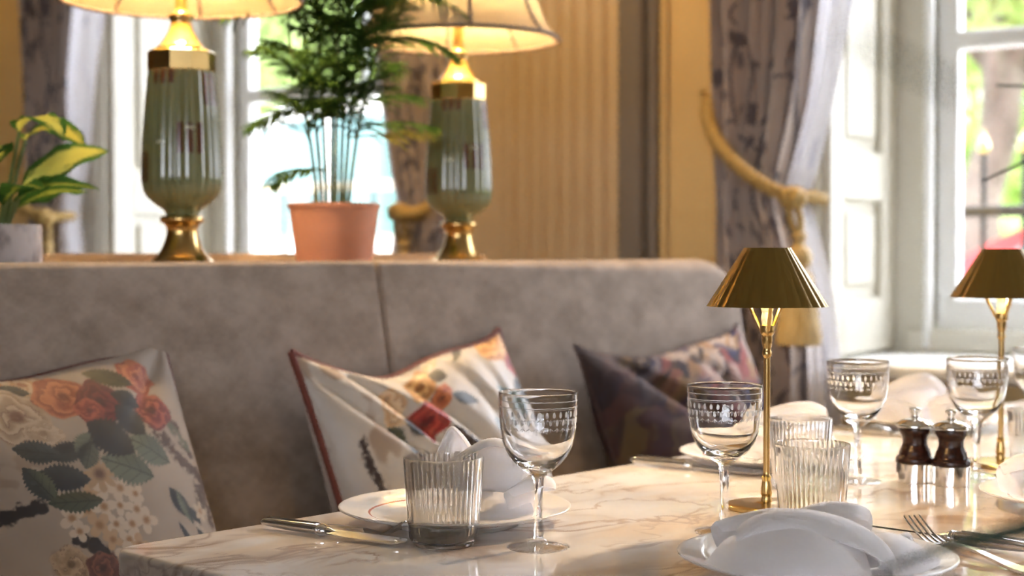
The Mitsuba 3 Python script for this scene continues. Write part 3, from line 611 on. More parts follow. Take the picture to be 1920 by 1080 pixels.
# longer fronds that hang out to the right and left, one of them yellowing
for (yaw, pitch, ln, dr_, z, m) in ((-.15, .75, .22, 1.6, .25, 'm_palm'), (.25, .95, .26, 1.9, .31, 'm_palm'), (-.5, .55, .17, .9, .16, 'm_palm'), (.1, .45, .16, .8, .13, 'm_palm'), (.15, .12, .155, .12, .125, 'm_palm_pale'), (2.9, .45, .15, 1.3, .16, 'm_palm'), (3.3, .75, .18, 1.4, .30, 'm_palm'), (2.7, .2, .12, .9, .07, 'm_palm'), (-.1, .9, .19, 1.4, .36, 'm_palm')):
    part(key, 'frond', shape(palm_frond((.02 * math.cos(yaw), .02 * math.sin(yaw), .095 + z), yaw, pitch, ln, dr_, 12, rng), m, False), MP, label='yellowing frond' if m == 'm_palm_pale' else None)

key = thing('potted_dumb_cane', 'yellow and green variegated plant in a mottled grey stone pot at the left end', 'plant')
pc = tp(ta(-6, YS), YS); S2 = pc[1] / F; MP2 = mat4(pc, 0, ZSH); rr = 82 * S2; hp = 86 * S2
part(key, 'pot', shape(lathem([(0, 0), (rr * .96, 0), (rr, .004), (rr, hp - .003), (rr * .985, hp), (rr * .93, hp), (rr * .9, hp - .012), (0, hp - .014)], 72), 'm_stone', 35), MP2)
part(key, 'soil', shape(lathem([(0, hp - .010), (rr * .9, hp - .013), (rr * .9, hp - .02), (0, hp - .02)], 32), 'm_soil', 40), MP2)
for (yaw, pitch, stem, ln, wd, cv, roll, m) in ((.05, 1.02, .070, .155, .046, 1.25, 1.25, 'm_dieff_leaf'), (-.35, .78, .05, .13, .045, .95, .5, 'm_dieff_dark'), (-.9, .9, .045, .12, .05, 1.0, .2, 'm_dieff_dark'), (-1.7, .75, .05, .12, .055, 1.2, 0, 'm_dieff_dark'),
        (1.2, 1.2, .145, .12, .062, 1.9, -.4, 'm_dieff_leaf'), (-.75, 1.42, .150, .10, .060, 2.4, .35, 'm_dieff_leaf'), (-1.3, 1.25, .10, .11, .055, 1.7, 0, 'm_dieff_leaf'), (2.6, .9, .08, .14, .06, 1.2, 0, 'm_dieff_leaf'), (3.4, .8, .06, .13, .06, 1.0, 0, 'm_dieff_dark'), (.5, .85, .04, .12, .04, .9, .6, 'm_dieff_dark'), (.2, 1.2, .05, .10, .04, 1.2, -.3, 'm_dieff_dark')):
    b0 = np.array([.012 * math.cos(yaw), .012 * math.sin(yaw), hp - .015])
    tip = b0 + stem * np.array([math.cos(yaw) * .35, math.sin(yaw) * .35, .94])
    part(key, 'leaf_stalk', shape(tube(spl([b0, (b0 + tip) / 2 + [0, 0, .004], tip], 8), .0028, 6), 'm_palm_stem', 60), MP2)
    g, uv = grid(leaf_blade(ln, wd, cv, 14, 7, .22, .85, .25))
    part(key, 'leaf', shape(xf(g, frame_at(tip, yaw, pitch * .75, roll)), m, True, uv=uv), MP2)

# ================================================================= CUSHIONS
def cushion(w, h, tmax, pull=.05, ear=.0, n=70, sag=0.0, dents=(), wr=0.0, seed=1, sagx=0.0, fat=.5):
    u = np.linspace(-1, 1, n); u = np.sign(u) * (1 - (1 - np.abs(u)) ** 1.5)
    X, Y = np.meshgrid(u, u, indexing='ij')
    ox = w / 2 * X * (1 - pull * (1 - Y ** 2) * np.abs(X) ** 1.5); oy = h / 2 * Y * (1 - pull * (1 - X ** 2) * np.abs(Y) ** 1.5)
    oy -= sag * np.exp(-((X - sagx) / .42) ** 2) * np.clip((Y + .3) / 1.3, 0, 1) ** 1.5
    oy += ear * np.abs(X) ** 7 * np.clip(Y, 0, 1) ** 4
    B = (np.clip(1 - X ** 2, 0, 1) * np.clip(1 - Y ** 2, 0, 1)) ** fat
    B = tmax / 2 * B
    rg = np.random.default_rng(seed)
    r = np.hypot(X, Y); th = np.arctan2(Y, X)
    fold = sum(np.sin(th * k + rg.uniform(0, 6)) * rg.uniform(.5, 1) for k in (9, 14, 22))
    B = B * (1 + wr * fold * np.clip(r - .35, 0, 1))
    for (cx, cy, ang, ln, wd, dep) in dents:
        s = (X - cx) * math.cos(ang) + (Y - cy) * math.sin(ang); t = -(X - cx) * math.sin(ang) + (Y - cy) * math.cos(ang)
        B = B - dep * np.exp(-(s / ln) ** 2 - (t / wd) ** 2) * np.clip((1 - np.maximum(np.abs(X), np.abs(Y))) / .08, 0, 1)
    B = np.maximum(B, 0.0025 * (1 - np.clip(np.maximum(np.abs(X), np.abs(Y)) * 50 - 49, 0, 1)))
    fr = np.stack([ox, oy, B], -1); bk = np.stack([ox, oy, -B], -1)
    f, uv = grid(fr); bm, uvb = grid(bk); bm.faces = bm.faces[:, ::-1]
    UVf = np.stack([(X + 1) / 2, (Y + 1) / 2], -1).reshape(-1, 2)
    m = trimesh.util.concatenate([f, bm]); rim = np.vstack([fr[0, ::-1], fr[1:, 0], fr[-1, 1:], fr[-2::-1, -1]])
    return m, np.vstack([UVf, UVf]), rim
def place_cushion(key, cu, bsdf, pipe, a, ybot, zbot, lean, roll, yaw=0.0, pr_=.0055, pipelabel=None):
    m, uv, rim = cu
    # cushion stands in the table frame: its x along the table, its y up, its front towards the table
    R = np.eye(4); R[:3, :3] = np.array([[1, 0, 0], [0, 0, -1], [0, 1, 0]], float)   # x->x, y->z, z->-y
    M = MT @ tl(a, ybot, zbot) @ rot([0, 0, 1], yaw) @ rot([1, 0, 0], -lean) @ rot([0, 1, 0], roll) @ tl(0, 0, 0) @ R @ tl(0, -m.vertices[:, 1].min(), 0)
    part(key, 'cover', shape(xf(m, M), bsdf, True, uv=uv))
    part(key, 'piping', shape(xf(tube(rim, pr_, 7, False), M), pipe, 60), label=pipelabel)
c1 = cushion(.50, .50, .17, .045, .020, sag=.020, dents=((.78, .80, .8, .35, .06, .010),), wr=.02, seed=3)
key = thing('cushion', 'cushion printed with red roses and white hydrangea, leftmost on the banquette', 'cushion')
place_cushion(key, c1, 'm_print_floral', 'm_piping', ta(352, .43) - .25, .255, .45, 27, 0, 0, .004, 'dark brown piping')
c2 = cushion(.46, .46, .19, .05, .018, sag=.030, sagx=-.30, dents=((-.35, .55, 2.25, .55, .05, .03), (-.55, .45, 2.3, .5, .05, .022), (-.05, .5, 2.15, .45, .05, .02), (.3, .6, 1.9, .4, .05, .015), (.55, .5, 1.7, .4, .06, .012), (-.2, .25, 2.3, .5, .04, .015)), wr=.04, seed=5)
key = thing('cushion', 'cream floral cushion with rust piping and a dented top, middle of the banquette', 'cushion')
place_cushion(key, c2, 'm_print_satin', 'm_rust_piping', (ta(558, .43) + ta(940, .43)) / 2 + .03, .275, .45, 21, -1.5, 4, .0055, 'rust red piping')
c3 = cushion(.53, .44, .16, .05, .018, sag=.012, sagx=-.25, dents=((-.1, .3, 2.35, .7, .07, .035), (.35, .5, 2.2, .5, .06, .015)), wr=.03, seed=8)
key = thing('cushion', 'dark velvet cushion with a smeared multicoloured pattern at the right end', 'cushion')
place_cushion(key, c3, 'm_print_velvet', 'm_print_velvet', (ta(1088, .43) + ta(1415, .43)) / 2 + .01, .29, .45, 20, -2, 3, .003)

# ================================================================= CURTAINS AND TIEBACKS
def curtain(key, levels, flip, nf=7, seed=0):
    """levels: (z, w outer, w leading edge of the face, w end of the lining, fold depth); e is measured from the wall towards the room"""
    L = np.array(sorted(levels), float); zs = np.linspace(L[0, 0], L[-1, 0], 90)
    f = [PchipInterpolator(L[:, 0], L[:, k])(zs) for k in range(1, 5)]
    s = np.linspace(0, 1, 170); rg = np.random.default_rng(seed)
    ph = 2 * PI * (nf * s + .18 * np.sin(2 * PI * s * 1.7 + seed) + .1 * np.sin(2 * PI * s * 3.1))
    P = np.zeros((len(s), len(zs), 3)); x = f[0][None] + (f[1] - f[0])[None] * (s[:, None] + .018 * np.sin(ph * 1.0 + 1.3)[:, None])
    P[..., 0] = x; P[..., 2] = zs[None]
    P[..., 1] = -.085 - f[3][None] * (.5 + .5 * np.sin(ph)[:, None]) - .02 * np.sin(PI * s)[:, None] - .004 * np.sin(zs * 11 + s[:, None] * 9)
    g, uv = grid(P)
    part(key, 'face', shape(xf(g, MW), 'm_curtain', True, uv=uv))
    ed = P[-1]; t = np.linspace(0, 1, 26)
    Lg = np.zeros((26, len(zs), 3)); Lg[..., 2] = zs[None]
    Lg[..., 0] = ed[None, :, 0] + (f[2] - ed[:, 0])[None] * t[:, None]
    Lg[..., 1] = ed[None, :, 1] - .012 * np.sin(PI * t)[:, None] + .055 * t[:, None] ** 2 + .006 * np.sin(t * 15 + zs * 2)[...] if False else ed[None, :, 1] - .012 * np.sin(PI * t)[:, None] + .055 * t[:, None] ** 2 + .006 * np.sin(t[:, None] * 15 + zs[None] * 2)
    g, uv = grid(Lg)
    part(key, 'lining', shape(xf(g, MW), 'm_lining', True, uv=uv), label='pale lining turned to the window')
def rope_strands(path, r, turns, sides=6):
    P = np.asarray(path); t = np.gradient(P, axis=0); t /= np.linalg.norm(t, axis=1, keepdims=True)
    a = np.cross(t, [0.3, 0.9, .2]); a /= np.linalg.norm(a, axis=1, keepdims=True); b = np.cross(t, a)
    ang = np.linspace(0, 2 * PI * turns, len(P)); out = []
    for q in range(3):
        th = ang + q * 2 * PI / 3
        out.append(tube(P + r * .92 * (np.cos(th)[:, None] * a + np.sin(th)[:, None] * b), r * .52, sides))
    return cat(out)
def tieback(key, hook, tie, back, scale=1.0, tassel=True):
    """hook, tie, back: (w, e, z); a twisted rope from the hook round the curtain to the knot, a tassel below the knot"""
    h, t, bk = (np.array(v, float) for v in (hook, tie, back)); mid = (h + t) / 2 + np.array([0, -.05, -.035])
    q1 = h + (t - h) * .25 + np.array([0, -.045, -.055]); q3 = h + (t - h) * .75 + np.array([0, -.04, -.028])
    W = lambda pts: np.array([wp(p[0], p[1]).tolist() + [p[2]] for p in pts])
    path = spl(W([h, q1, mid + [0, 0, -.012], q3, t]), 160)
    part(key, 'rope', shape(rope_strands(path, .0115 * scale, 8), 'm_rope', 60))
    path = spl(W([t, t + [.012, .05, .004], (t + bk) / 2 + [0, .09, .0], bk]), 60)
    part(key, 'rope', shape(rope_strands(path, .010 * scale, 9), 'm_rope', 60))
    part(key, 'hook', shape(tube(W([h + [0, .11, .02], h + [0, .02, .0], h + [-.01, -.015, .01]]), .006, 8), 'm_brass_soft', 60))
    kp = W([t])[0]
    kn = [xf(tube([(c * .016 * scale, s * .022 * scale, z * .006) for c, s, z in ((math.cos(a), math.sin(a), math.sin(2 * a)) for a in np.linspace(0, 2 * PI, 24))], .010 * scale, 8, False), tl(*kp) @ rot([0, 1, 0], 90) @ rot([1, 0, 0], k * 60)) for k in range(3)]
    part(key, 'knot', shape(cat(kn), 'm_rope', 60))
    if not tassel: return
    hd = kp + np.array([.012, -.01, -.10 * scale]); s = scale
    for dx in (-.012, .010):
        part(key, 'cord', shape(rope_strands(spl([kp + [dx * .4, 0, -.01], (kp + hd) / 2 + [dx, 0, 0], hd + [0, 0, .02]], 40), .0055 * s, 5), 'm_rope', 60))
    bead = prof([(0, .03), (.010, .028), (.016, .018), (.011, .006), (.012, 0), (.024, -.012), (.0275, -.028), (.022, -.044), (.013, -.052), (.014, -.056), (.010, -.06), (0, -.06)], 44)
    part(key, 'bead', shape(lathem(bead * s, 40), 'm_tassel', 50), tl(*hd))
    sk = prof([(0, -.055), (.016, -.056), (.027, -.066), (.031, -.08), (.028, -.092), (.030, -.098), (.0345, -.11), (.040, -.15), (.046, -.20), (.0455, -.214), (.040, -.214), (.030, -.19), (0, -.185)], 50)
    part(key, 'fringe', shape(lathem(sk * s, 120, lambda th, z, k: 1 + .035 * np.sin(th * 20 + np.sin(z * 90) * .6) * np.clip((-z - .07) * 20, 0, 1)), 'm_tassel', 50), tl(*hd))
YC = 3.45; e0 = -.13
lv = [(zz(py, YC), wa(x0, e0), wa(x1, e0), wa(x2, e0), d) for py, x0, x1, x2, d in ((-900, 1340, 1640, 1690, .10), (-250, 1338, 1562, 1606, .09), (0, 1337, 1528, 1576, .08), (190, 1337, 1501, 1536, .06), (320, 1338, 1468, 1506, .045), (372, 1339, 1456, 1492, .04), (440, 1341, 1476, 1512, .05), (560, 1344, 1496, 1538, .06), (700, 1346, 1502, 1552, .065))]
lv += [(0.02, wa(1346, e0), wa(1506, e0), wa(1556, e0), .07)]
key = thing('curtain', 'grey branch-printed curtain with pale lining, right end of the banquette, beside the panelled shutter', 'curtain')
curtain(key, lv, False, 7, 1)
key = thing('tieback', 'gold rope tieback with a large tassel hanging behind the fluted brass lamp', 'tieback')
zh = zz(182, 3.45)
tieback(key, (wa(1327, -.13), -.13, zh), (wa(1486, -.22), -.22, zz(372, 3.28)), (wa(1515, -.03), -.03, zz(365, 3.5)), 1.0)
YL = 4.35
lv = [(zz(py, YL), wa(x0, e0), wa(x1, e0), wa(x2, e0), d) for py, x0, x1, x2, d in ((-600, 832, 640, 600, .08), (-150, 830, 690, 665, .07), (0, 828, 702, 684, .06), (200, 828, 716, 705, .05), (330, 828, 730, 722, .04), (395, 829, 742, 736, .035), (470, 832, 738, 730, .045), (560, 834, 732, 722, .05))]
lv += [(0.02, wa(834, e0), wa(730, e0), wa(720, e0), .06)]
key = thing('curtain', 'grey printed curtain seen between the potted palm and the right-hand green lamp', 'curtain')
curtain(key, lv, True, 6, 2)
key = thing('tieback', 'gold rope tieback low behind the right-hand green lamp', 'tieback')
tieback(key, (wa(838, -.12), -.12, zz(352, 4.3)), (wa(748, -.22), -.22, zz(405, 4.2)), (wa(728, -.03), -.03, zz(398, 4.4)), 1.0, True)
YR = 5.1
lv = [(zz(py, YR), wa(x0, e0), wa(x1, e0), wa(x2, e0), d) for py, x0, x1, x2, d in ((-600, 40, 190, 240, .08), (-150, 42, 160, 200, .07), (0, 43, 150, 190, .06), (200, 44, 132, 158, .05), (330, 46, 120, 138, .04), (395, 48, 112, 124, .035), (470, 48, 118, 136, .045), (560, 48, 120, 140, .05))]
lv += [(0.02, wa(42, e0), wa(102, e0), wa(130, e0), .06)]
key = thing('curtain', 'grey printed curtain at the far left behind the variegated plant', 'curtain')
curtain(key, lv, False, 5, 3)
key = thing('tieback', 'gold rope tieback at the far left, half hidden by the variegated plant', 'tieback')
tieback(key, (wa(30, -.12), -.12, zz(300, 5.1)), (wa(84, -.20), -.20, zz(412, 4.95)), (wa(118, -.03), -.03, zz(400, 5.2)), 1.05, True)
# ================================================================= THE MARBLE TABLE
TZ, TL, TW = .75, 2.2, .80
key = thing('dining_table', 'long marble-topped dining table laid for a meal', 'table')
pts = []; rc = .03
for (ax, ay) in ((0, 0), (TL, 0), (TL, -TW), (0, -TW)):
    cx = rc if ax == 0 else ax - rc; cy = -rc if ay == 0 else ay + rc
    for k in range(7):
        t = (math.atan2((ay + TW / 2), (ax - TL / 2)))
        q = (PI / 2 * k / 6) + {(0, 0): PI / 2, (TL, 0): 0, (TL, -TW): -PI / 2, (0, -TW): PI}[(ax, ay)]
        r = .006
        for z in (TZ - .028 + r, TZ - r): pts.append((cx + (rc - r) * math.cos(q), cy + (rc - r) * math.sin(q), z, r))
part(key, 'top', shape(xf(balls(pts), MT), 'm_marble', 40))
for a in (.45, 1.75):
    part(key, 'pedestal', shape(lathem(prof([(0, .03), (.055, .03), (.045, .08), (.038, .2), (.038, .6), (.06, .70), (.14, .718), (.14, .7215), (0, .7215)], 50), 40), 'm_plinth', 40), mat4(tp(a, -TW / 2), TA))
    part(key, 'foot', shape(bx(-.28, .28, -.045, .045, 0, .035, .01), 'm_plinth', False), mat4(tp(a, -TW / 2), TA + PI / 2))

# ================================================================= GLASSWARE
def make_wine():
    H = .146
    out = [(.0062, .066), (.0085, .069), (.0145, .0735), (.0225, .0805), (.0295, .0905), (.0340, .103), (.0360, .118), (.0368, .132), (.0372, H)]
    out = prof(out, 46)
    inn = prof([(.0360, H - .0004), (.0356, .132), (.0347, .118), (.0325, .103), (.0275, .0915), (.020, .0835), (.011, .0795), (.0, .0785)], 40)
    bowl = np.vstack([[(0, .066)], out, [(.0369, H + .0006), (.0363, H + .0004)], inn])
    P = [('bowl', shape(lathem(bowl, 72), 'm_glass', 50))]
    st = np.vstack([[(0, .0095)], prof([(.0058, .0095), (.0052, .013), (.0042, .022), (.0040, .036), (.0044, .050), (.0052, .060), (.0062, .0659)], 30), [(0, .0659)]])
    P.append(('stem', shape(lathem(st, 8), 'm_glass', 60)))
    ft = np.vstack([[(0, 0), (.0285, 0), (.0297, .0006), (.0297, .0014)], prof([(.0285, .0020), (.018, .0028), (.0095, .0042), (.0082, .0066), (.0066, .0088), (.0058, .0094)], 24), [(0, .0094)]])
    P.append(('foot', shape(lathem(ft, 64), 'm_pane', 40)))
    o = PchipInterpolator(out[4:, 1], out[4:, 0])
    def ring(z, hgt, wave=0, n=120):
        th = np.linspace(0, 2 * PI, n + 1); q = []
        for zz_ in (z - hgt / 2, z + hgt / 2):
            r = float(o(z)) + .00015; q.append(np.stack([r * np.cos(th), r * np.sin(th), zz_ + wave * np.sin(th * 30)], 1))
        return grid(np.stack(q, 1))[0]
    for z, h_, wv in ((.1395, .0007, .00022), (.1338, .0008, .00025), (.1322, .00035, 0)):
        P.append(('etched_line', shape(ring(z, h_, wv), 'm_etch', False)))
    def motif(th0, z0, pts):
        v = [((float(o(z0 + b)) + .00015) * math.cos(th0 + a / .036), (float(o(z0 + b)) + .00015) * math.sin(th0 + a / .036), z0 + b) for a, b in pts]
        n = len(v); c = np.mean(v, 0); return trimesh.Trimesh(np.vstack([v, c]), [[i, (i + 1) % n, n] for i in range(n)], process=False)
    drop = [(0.0015 * math.sin(t) * (1 - .25 * math.cos(t)), .0030 * math.cos(t)) for t in np.linspace(0, 2 * PI, 11)[:-1]]
    ms = []
    for k in range(34):
        t = 2 * PI * k / 34
        ms.append(motif(t, .1278, drop)); ms.append(motif(t + PI / 34, .1208, drop))
        for q in (-1, 1):
            ms.append(motif(t, .1228, [(q * .0004, .001), (q * .0030, -.0014), (q * .0026, -.0020), (q * .0, .0002)]))
            ms.append(motif(t + PI / 34, .1148, [(q * .0002, .0012), (q * .0028, -.0012), (q * .0024, -.0018), (0, 0)]))
        ms.append(motif(t + PI / 34, .1148, [(-.0004, .001), (.0004, .001), (.0003, -.0030), (-.0003, -.0030)]))
        ms.append(motif(t, .1215, [(-.0003, .002), (.0003, .002), (.0003, -.0022), (-.0003, -.0022)]))
    P.append(('etched_garland', shape(cat(ms), 'm_etch', False)))
    return P
def make_tumbler():
    H, n = .084, 46
    zs = np.linspace(.0075, H - .0012, 26); ro = np.interp(zs, [0, .006, .02, H], [.0285, .0318, .0335, .0380])
    out = [(.0285, .0040), (.0302, .0036), (.0312, .0046)] + list(zip(ro, zs)) + [(.03795, H - .0003), (.0375, H), (.0368, H - .0004)]
    inn = [(.0362, H - .003), (.0345, .05), (.0325, .026), (.0312, .0135), (.0290, .0090), (.0280, .0064), (.0285, .0040)]
    m = lathem(out + inn, n * 8, lambda th, z, k: 1 + np.where((k > 2) & (k < 29), .024 * np.abs(np.cos(th * n / 2)) - .012, 0))
    base = lathem([(0, .0008), (.024, .0008), (.0262, 0), (.0284, .0004), (.0296, .0018), (.0296, .0033), (.028, .0060), (.020, .0056), (0, .0054)], 72)
    return [('body', shape(m, 'm_glass', 35)), ('base', shape(base, 'm_pane', 40))]
wine, tumbler = make_wine(), make_tumbler()
for (px, py, yaw, lab) in ((1009, 1027, .3, 'clear stemmed wine glass with an etched garland, beside the ribbed tumbler nearest the table corner'),
        (1358, 998, .7, 'clear etched wine glass standing left of the nearer brass table lamp'),
        (1608, 903, .1, 'clear etched wine glass left of the two pepper mills'),
        (1831, 893, .5, 'clear etched wine glass right of the two pepper mills'),
        (1950, 849, .9, 'etched wine glass cut off by the right edge, behind the farther brass lamp')):
    put(thing('wine_glass', lab, 'wine glass', 'etched wine glasses on the table'), wine, mat4(gz(px, py, TZ), yaw, TZ))
for (px, py, yaw, lab) in ((832, 1021, 0, 'clear ribbed tumbler in front of the white plate nearest the table corner'),
        (1522, 986, .02, 'clear ribbed tumbler right of the nearer brass lamp, behind the front napkin'),
        (1499, 917, .05, 'clear ribbed tumbler behind the nearer brass lamp, in front of a white napkin'),
        (1948, 893, 0, 'clear ribbed tumbler cut off by the right edge, beside the farther brass lamp')):
    put(thing('tumbler', lab, 'glass', 'ribbed tumblers on the table'), tumbler, mat4(gz(px, py, TZ), yaw, TZ))

# ================================================================= PLATES
pl = [(0, .004), (.058, .004), (.060, 0), (.066, .0005), (.068, .004)] + prof([(.072, .005), (.095, .0120), (.1165, .0168), (.1185, .0180)], 14).tolist() + [(.1188, .0192), (.1175, .0200)] + prof([(.1150, .0192), (.095, .0150), (.078, .0098), (.068, .0078), (.040, .0072), (0, .0072)], 26).tolist()
plm, pluv = lathe(pl, 96); rr_ = np.hypot(plm.vertices[:, 0], plm.vertices[:, 1]) / .1188
pluv = np.stack([pluv[:, 0], rr_], 1)
plate = [('dish', shape(plm, 'm_china', True, uv=pluv))]
PLZ = TZ + .017
pc1, pc2, pc3, pcA, pcB = gz(853, 950, PLZ), gz(1446, 848, PLZ), gz(1744, 783, PLZ), gz(1530, 1040, PLZ), gz(2050, 925, PLZ)
for p, lab in ((pc1, 'white plate with a thin red line, behind the tumbler nearest the table corner'), (pc2, 'white plate behind the second wine glass, under the napkin beside the brass lamp'),
               (pc3, 'white plate behind the pepper mills, under a large white napkin'), (pcA, 'white plate at the front edge of the picture, under the front napkin'), (pcB, 'white plate cut off by the right edge, right of the pepper mills')):
    key = thing('plate', lab, 'plate', 'white plates on the table'); solo(key, {**plate[0][1], 'to_world': T4(mat4(p, 0, TZ))})

# ================================================================= NAPKINS
def puff(x0, x1, hs, y0, y1, bulge=.012, zb=.009, lean=0.0, m=44, n=56, seed=0, rip=.0025, tuck=.004):
    """a soft fold of cloth standing between x0..x1 and y0..y1, its crest following the heights hs"""
    hs = np.asarray(hs, float); t = np.linspace(0, 1, m); s = np.linspace(0, 1, n)
    crest = CubicSpline(np.linspace(0, 1, len(hs)), hs)(t)
    rg = np.random.default_rng(seed); a = PI * (s * 1.0)
    P = np.zeros((m, n, 3)); w = .55 + .45 * np.sin(PI * np.clip(t, .03, .97)) ** .7
    P[..., 0] = x0 + (x1 - x0) * t[:, None] + lean * (np.sin(a)[None] ** 1.0) * 1.0
    mid = (y0 + y1) / 2; half = (y1 - y0) / 2
    P[..., 1] = mid - half * np.cos(a)[None] * w[:, None] - bulge * np.sin(a * 2)[None] * w[:, None]
    P[..., 2] = zb + crest[:, None] * np.sin(a)[None] ** .75
    for k in range(5):
        fx, fy, ph = rg.uniform(5, 13), rg.uniform(-4, 4), rg.uniform(0, 6)
        d = rip * rg.uniform(.4, 1) * np.sin(fx * t[:, None] + fy * s[None] + ph) * np.sin(a)[None]
        P[..., 1] += d * .8; P[..., 2] += d * .5
    P[0, :, 2] = np.maximum(P[0, :, 2] - tuck, zb); P[-1, :, 2] = np.maximum(P[-1, :, 2] - tuck, zb)
    return slab(P, .0014)
def flap(ctrl, m=30, n=30): return slab(net(ctrl, m, n), .0014)
def petal(cx, cy, yaw, wb, wt, h, lean, roll=.012, turn=200, curve=.012, skew=0.0, peak=.22, seed=0, wr=.0016, zb=.0085, m=46, n=60):
    """a fold of cloth rising from the plate and rolling over at its crest; yaw 0 faces the camera side (-y)"""
    t = np.linspace(-1, 1, m)[:, None]; s = np.linspace(0, 1, n)[None]
    k = np.clip(s / .66, 0, 1); q = np.clip((s - .66) / .34, 0, 1)
    hh = h * (1 - peak * t ** 2 + skew * t)
    a = np.radians(turn) * q; rl = roll * (1 - .45 * t ** 2)
    z = zb + hh * k + rl * np.sin(a)
    out = lean * k ** 1.6 + .35 * lean * np.sin(PI * k) + rl * (1 - np.cos(a)) - curve * t ** 2 * (.4 + k)
    w = wb + (wt - wb) * np.sin(PI / 2 * k) - .18 * wt * q
    x = t * w
    rg = np.random.default_rng(seed)
    for _ in range(6):
        fx, fs, ph = rg.uniform(2, 6), rg.uniform(-3, 3), rg.uniform(0, 6)
        out = out + wr * rg.uniform(.4, 1.2) * np.sin(fx * t + fs * s * 2 + ph) * (.3 + k)
    z = np.maximum(z + wr * np.sin(3.1 * t + seed) * k, zb)
    c_, s_ = math.cos(yaw), math.sin(yaw)
    X = cx + x * c_ + out * s_; Y = cy + x * s_ - out * c_
    return slab(np.stack([X, Y, z + 0 * x], -1), .0013)
nap1 = [petal(.038, .000, .10, .042, .050, .066, .010, .013, 150, .020, .02, .30, 2), petal(-.004, .030, -.25, .018, .026, .080, .002, .006, 120, .010, .10, .45, 1),
        petal(.070, -.006, .9, .022, .032, .034, .012, .010, 190, .012, .0, .3, 3), petal(.020, .036, .1, .036, .045, .050, -.008, .012, 190, .016, 0, .25, 4),
        flap([[[-.01, -.052, .0095], [.03, -.060, .010], [.07, -.052, .0095]], [[-.006, -.03, .016], [.035, -.036, .018], [.08, -.026, .014]], [[.0, -.004, .028], [.035, -.010, .034], [.075, .0, .024]]])]
nap2 = [petal(.030, .016, .05, .045, .052, .062, .004, .013, 200, .016, .06, .2, 5), petal(-.018, -.006, -.5, .026, .034, .036, .010, .010, 190, .012, 0, .3, 6), petal(.05, -.02, .3, .03, .038, .03, .01, .01, 180, .012, 0, .3, 16)]
nap3 = [petal(-.018, .018, .0, .050, .058, .062, .006, .015, 190, .022, .0, .3, 7), petal(.040, .0, .35, .034, .048, .040, .010, .012, 200, .016, -.1, .3, 8), petal(-.055, -.012, -.6, .030, .038, .030, .012, .010, 190, .012, 0, .3, 9)]
napA = [petal(.014, .024, .10, .034, .046, .042, .004, .011, 190, .014, .05, .30, 11),
        petal(-.034, .012, -.05, .042, .052, .034, -.006, .011, 190, .016, 0, .25, 14),
        petal(.050, -.010, .62, .036, .044, .022, .014, .009, 190, .014, -.10, .30, 13, .002),
        # the broad front face, falling from its crest to a pointed corner on the left
        flap([[[-.104, -.060, .0225], [-.075, -.098, .0190], [-.035, -.114, .0185], [.000, -.112, .0185], [.024, -.100, .0185]],
              [[-.094, -.046, .028], [-.070, -.080, .032], [-.034, -.098, .037], [.000, -.096, .034], [.026, -.084, .024]],
              [[-.082, -.030, .035], [-.060, -.056, .046], [-.030, -.072, .053], [.002, -.074, .046], [.027, -.070, .028]],
              [[-.070, -.016, .036], [-.050, -.036, .048], [-.024, -.050, .055], [.004, -.056, .048], [.027, -.058, .030]],
              [[-.062, -.006, .028], [-.044, -.022, .040], [-.020, -.034, .046], [.004, -.040, .040], [.026, -.046, .026]]], 40, 44),
        # its turned-over edge, sweeping round to the right
        flap([[[-.074, -.028, .038], [-.072, -.034, .046], [-.074, -.044, .044], [-.076, -.050, .037]],
              [[-.046, -.036, .052], [-.045, -.043, .062], [-.046, -.057, .060], [-.048, -.067, .050]],
              [[-.014, -.042, .053], [-.012, -.050, .063], [-.012, -.066, .060], [-.014, -.080, .048]],
              [[.016, -.046, .046], [.021, -.055, .054], [.023, -.071, .049], [.021, -.086, .037]],
              [[.034, -.060, .034], [.042, -.068, .039], [.044, -.082, .033], [.040, -.095, .024]],
              [[.034, -.084, .022], [.042, -.090, .024], [.044, -.099, .021], [.040, -.106, .0185]]], 50, 30),
        flap([[[.046, -.096, .0185], [.066, -.084, .0185], [.086, -.060, .0185], [.094, -.042, .0205]], [[.040, -.074, .030], [.060, -.066, .036], [.082, -.046, .029], [.092, -.032, .0235]],
              [[.034, -.044, .034], [.056, -.038, .042], [.076, -.022, .032], [.086, -.016, .026]], [[.030, -.026, .026], [.050, -.020, .034], [.068, -.008, .026], [.080, -.004, .023]]], 34, 34)]
napB = [petal(-.055, .012, -.3, .036, .044, .040, .010, .012, 200, .014, 0, .3, 16), petal(-.04, -.03, -.1, .036, .044, .020, .012, .010, 190, .012, 0, .3, 17)]
for nm, p, yaw, lab in ((nap1, pc1, 0, 'crumpled white napkin on the plate nearest the table corner'), (nap2, pc2, 0, 'folded white napkin behind the ribbed tumbler and the brass lamp'),
        (nap3, pc3, 0, 'large white napkin behind the pepper mills'), (napA, pcA, 0, 'large white napkin in soft folds at the bottom of the picture'), (napB, pcB, 0, 'white napkin cut off by the right edge')):
    key = thing('napkin', lab, 'napkin', 'white napkins on the plates')
    solo(key, shape(xf(cat(nm), mat4(p, yaw, TZ)), 'm_napkin', 50))

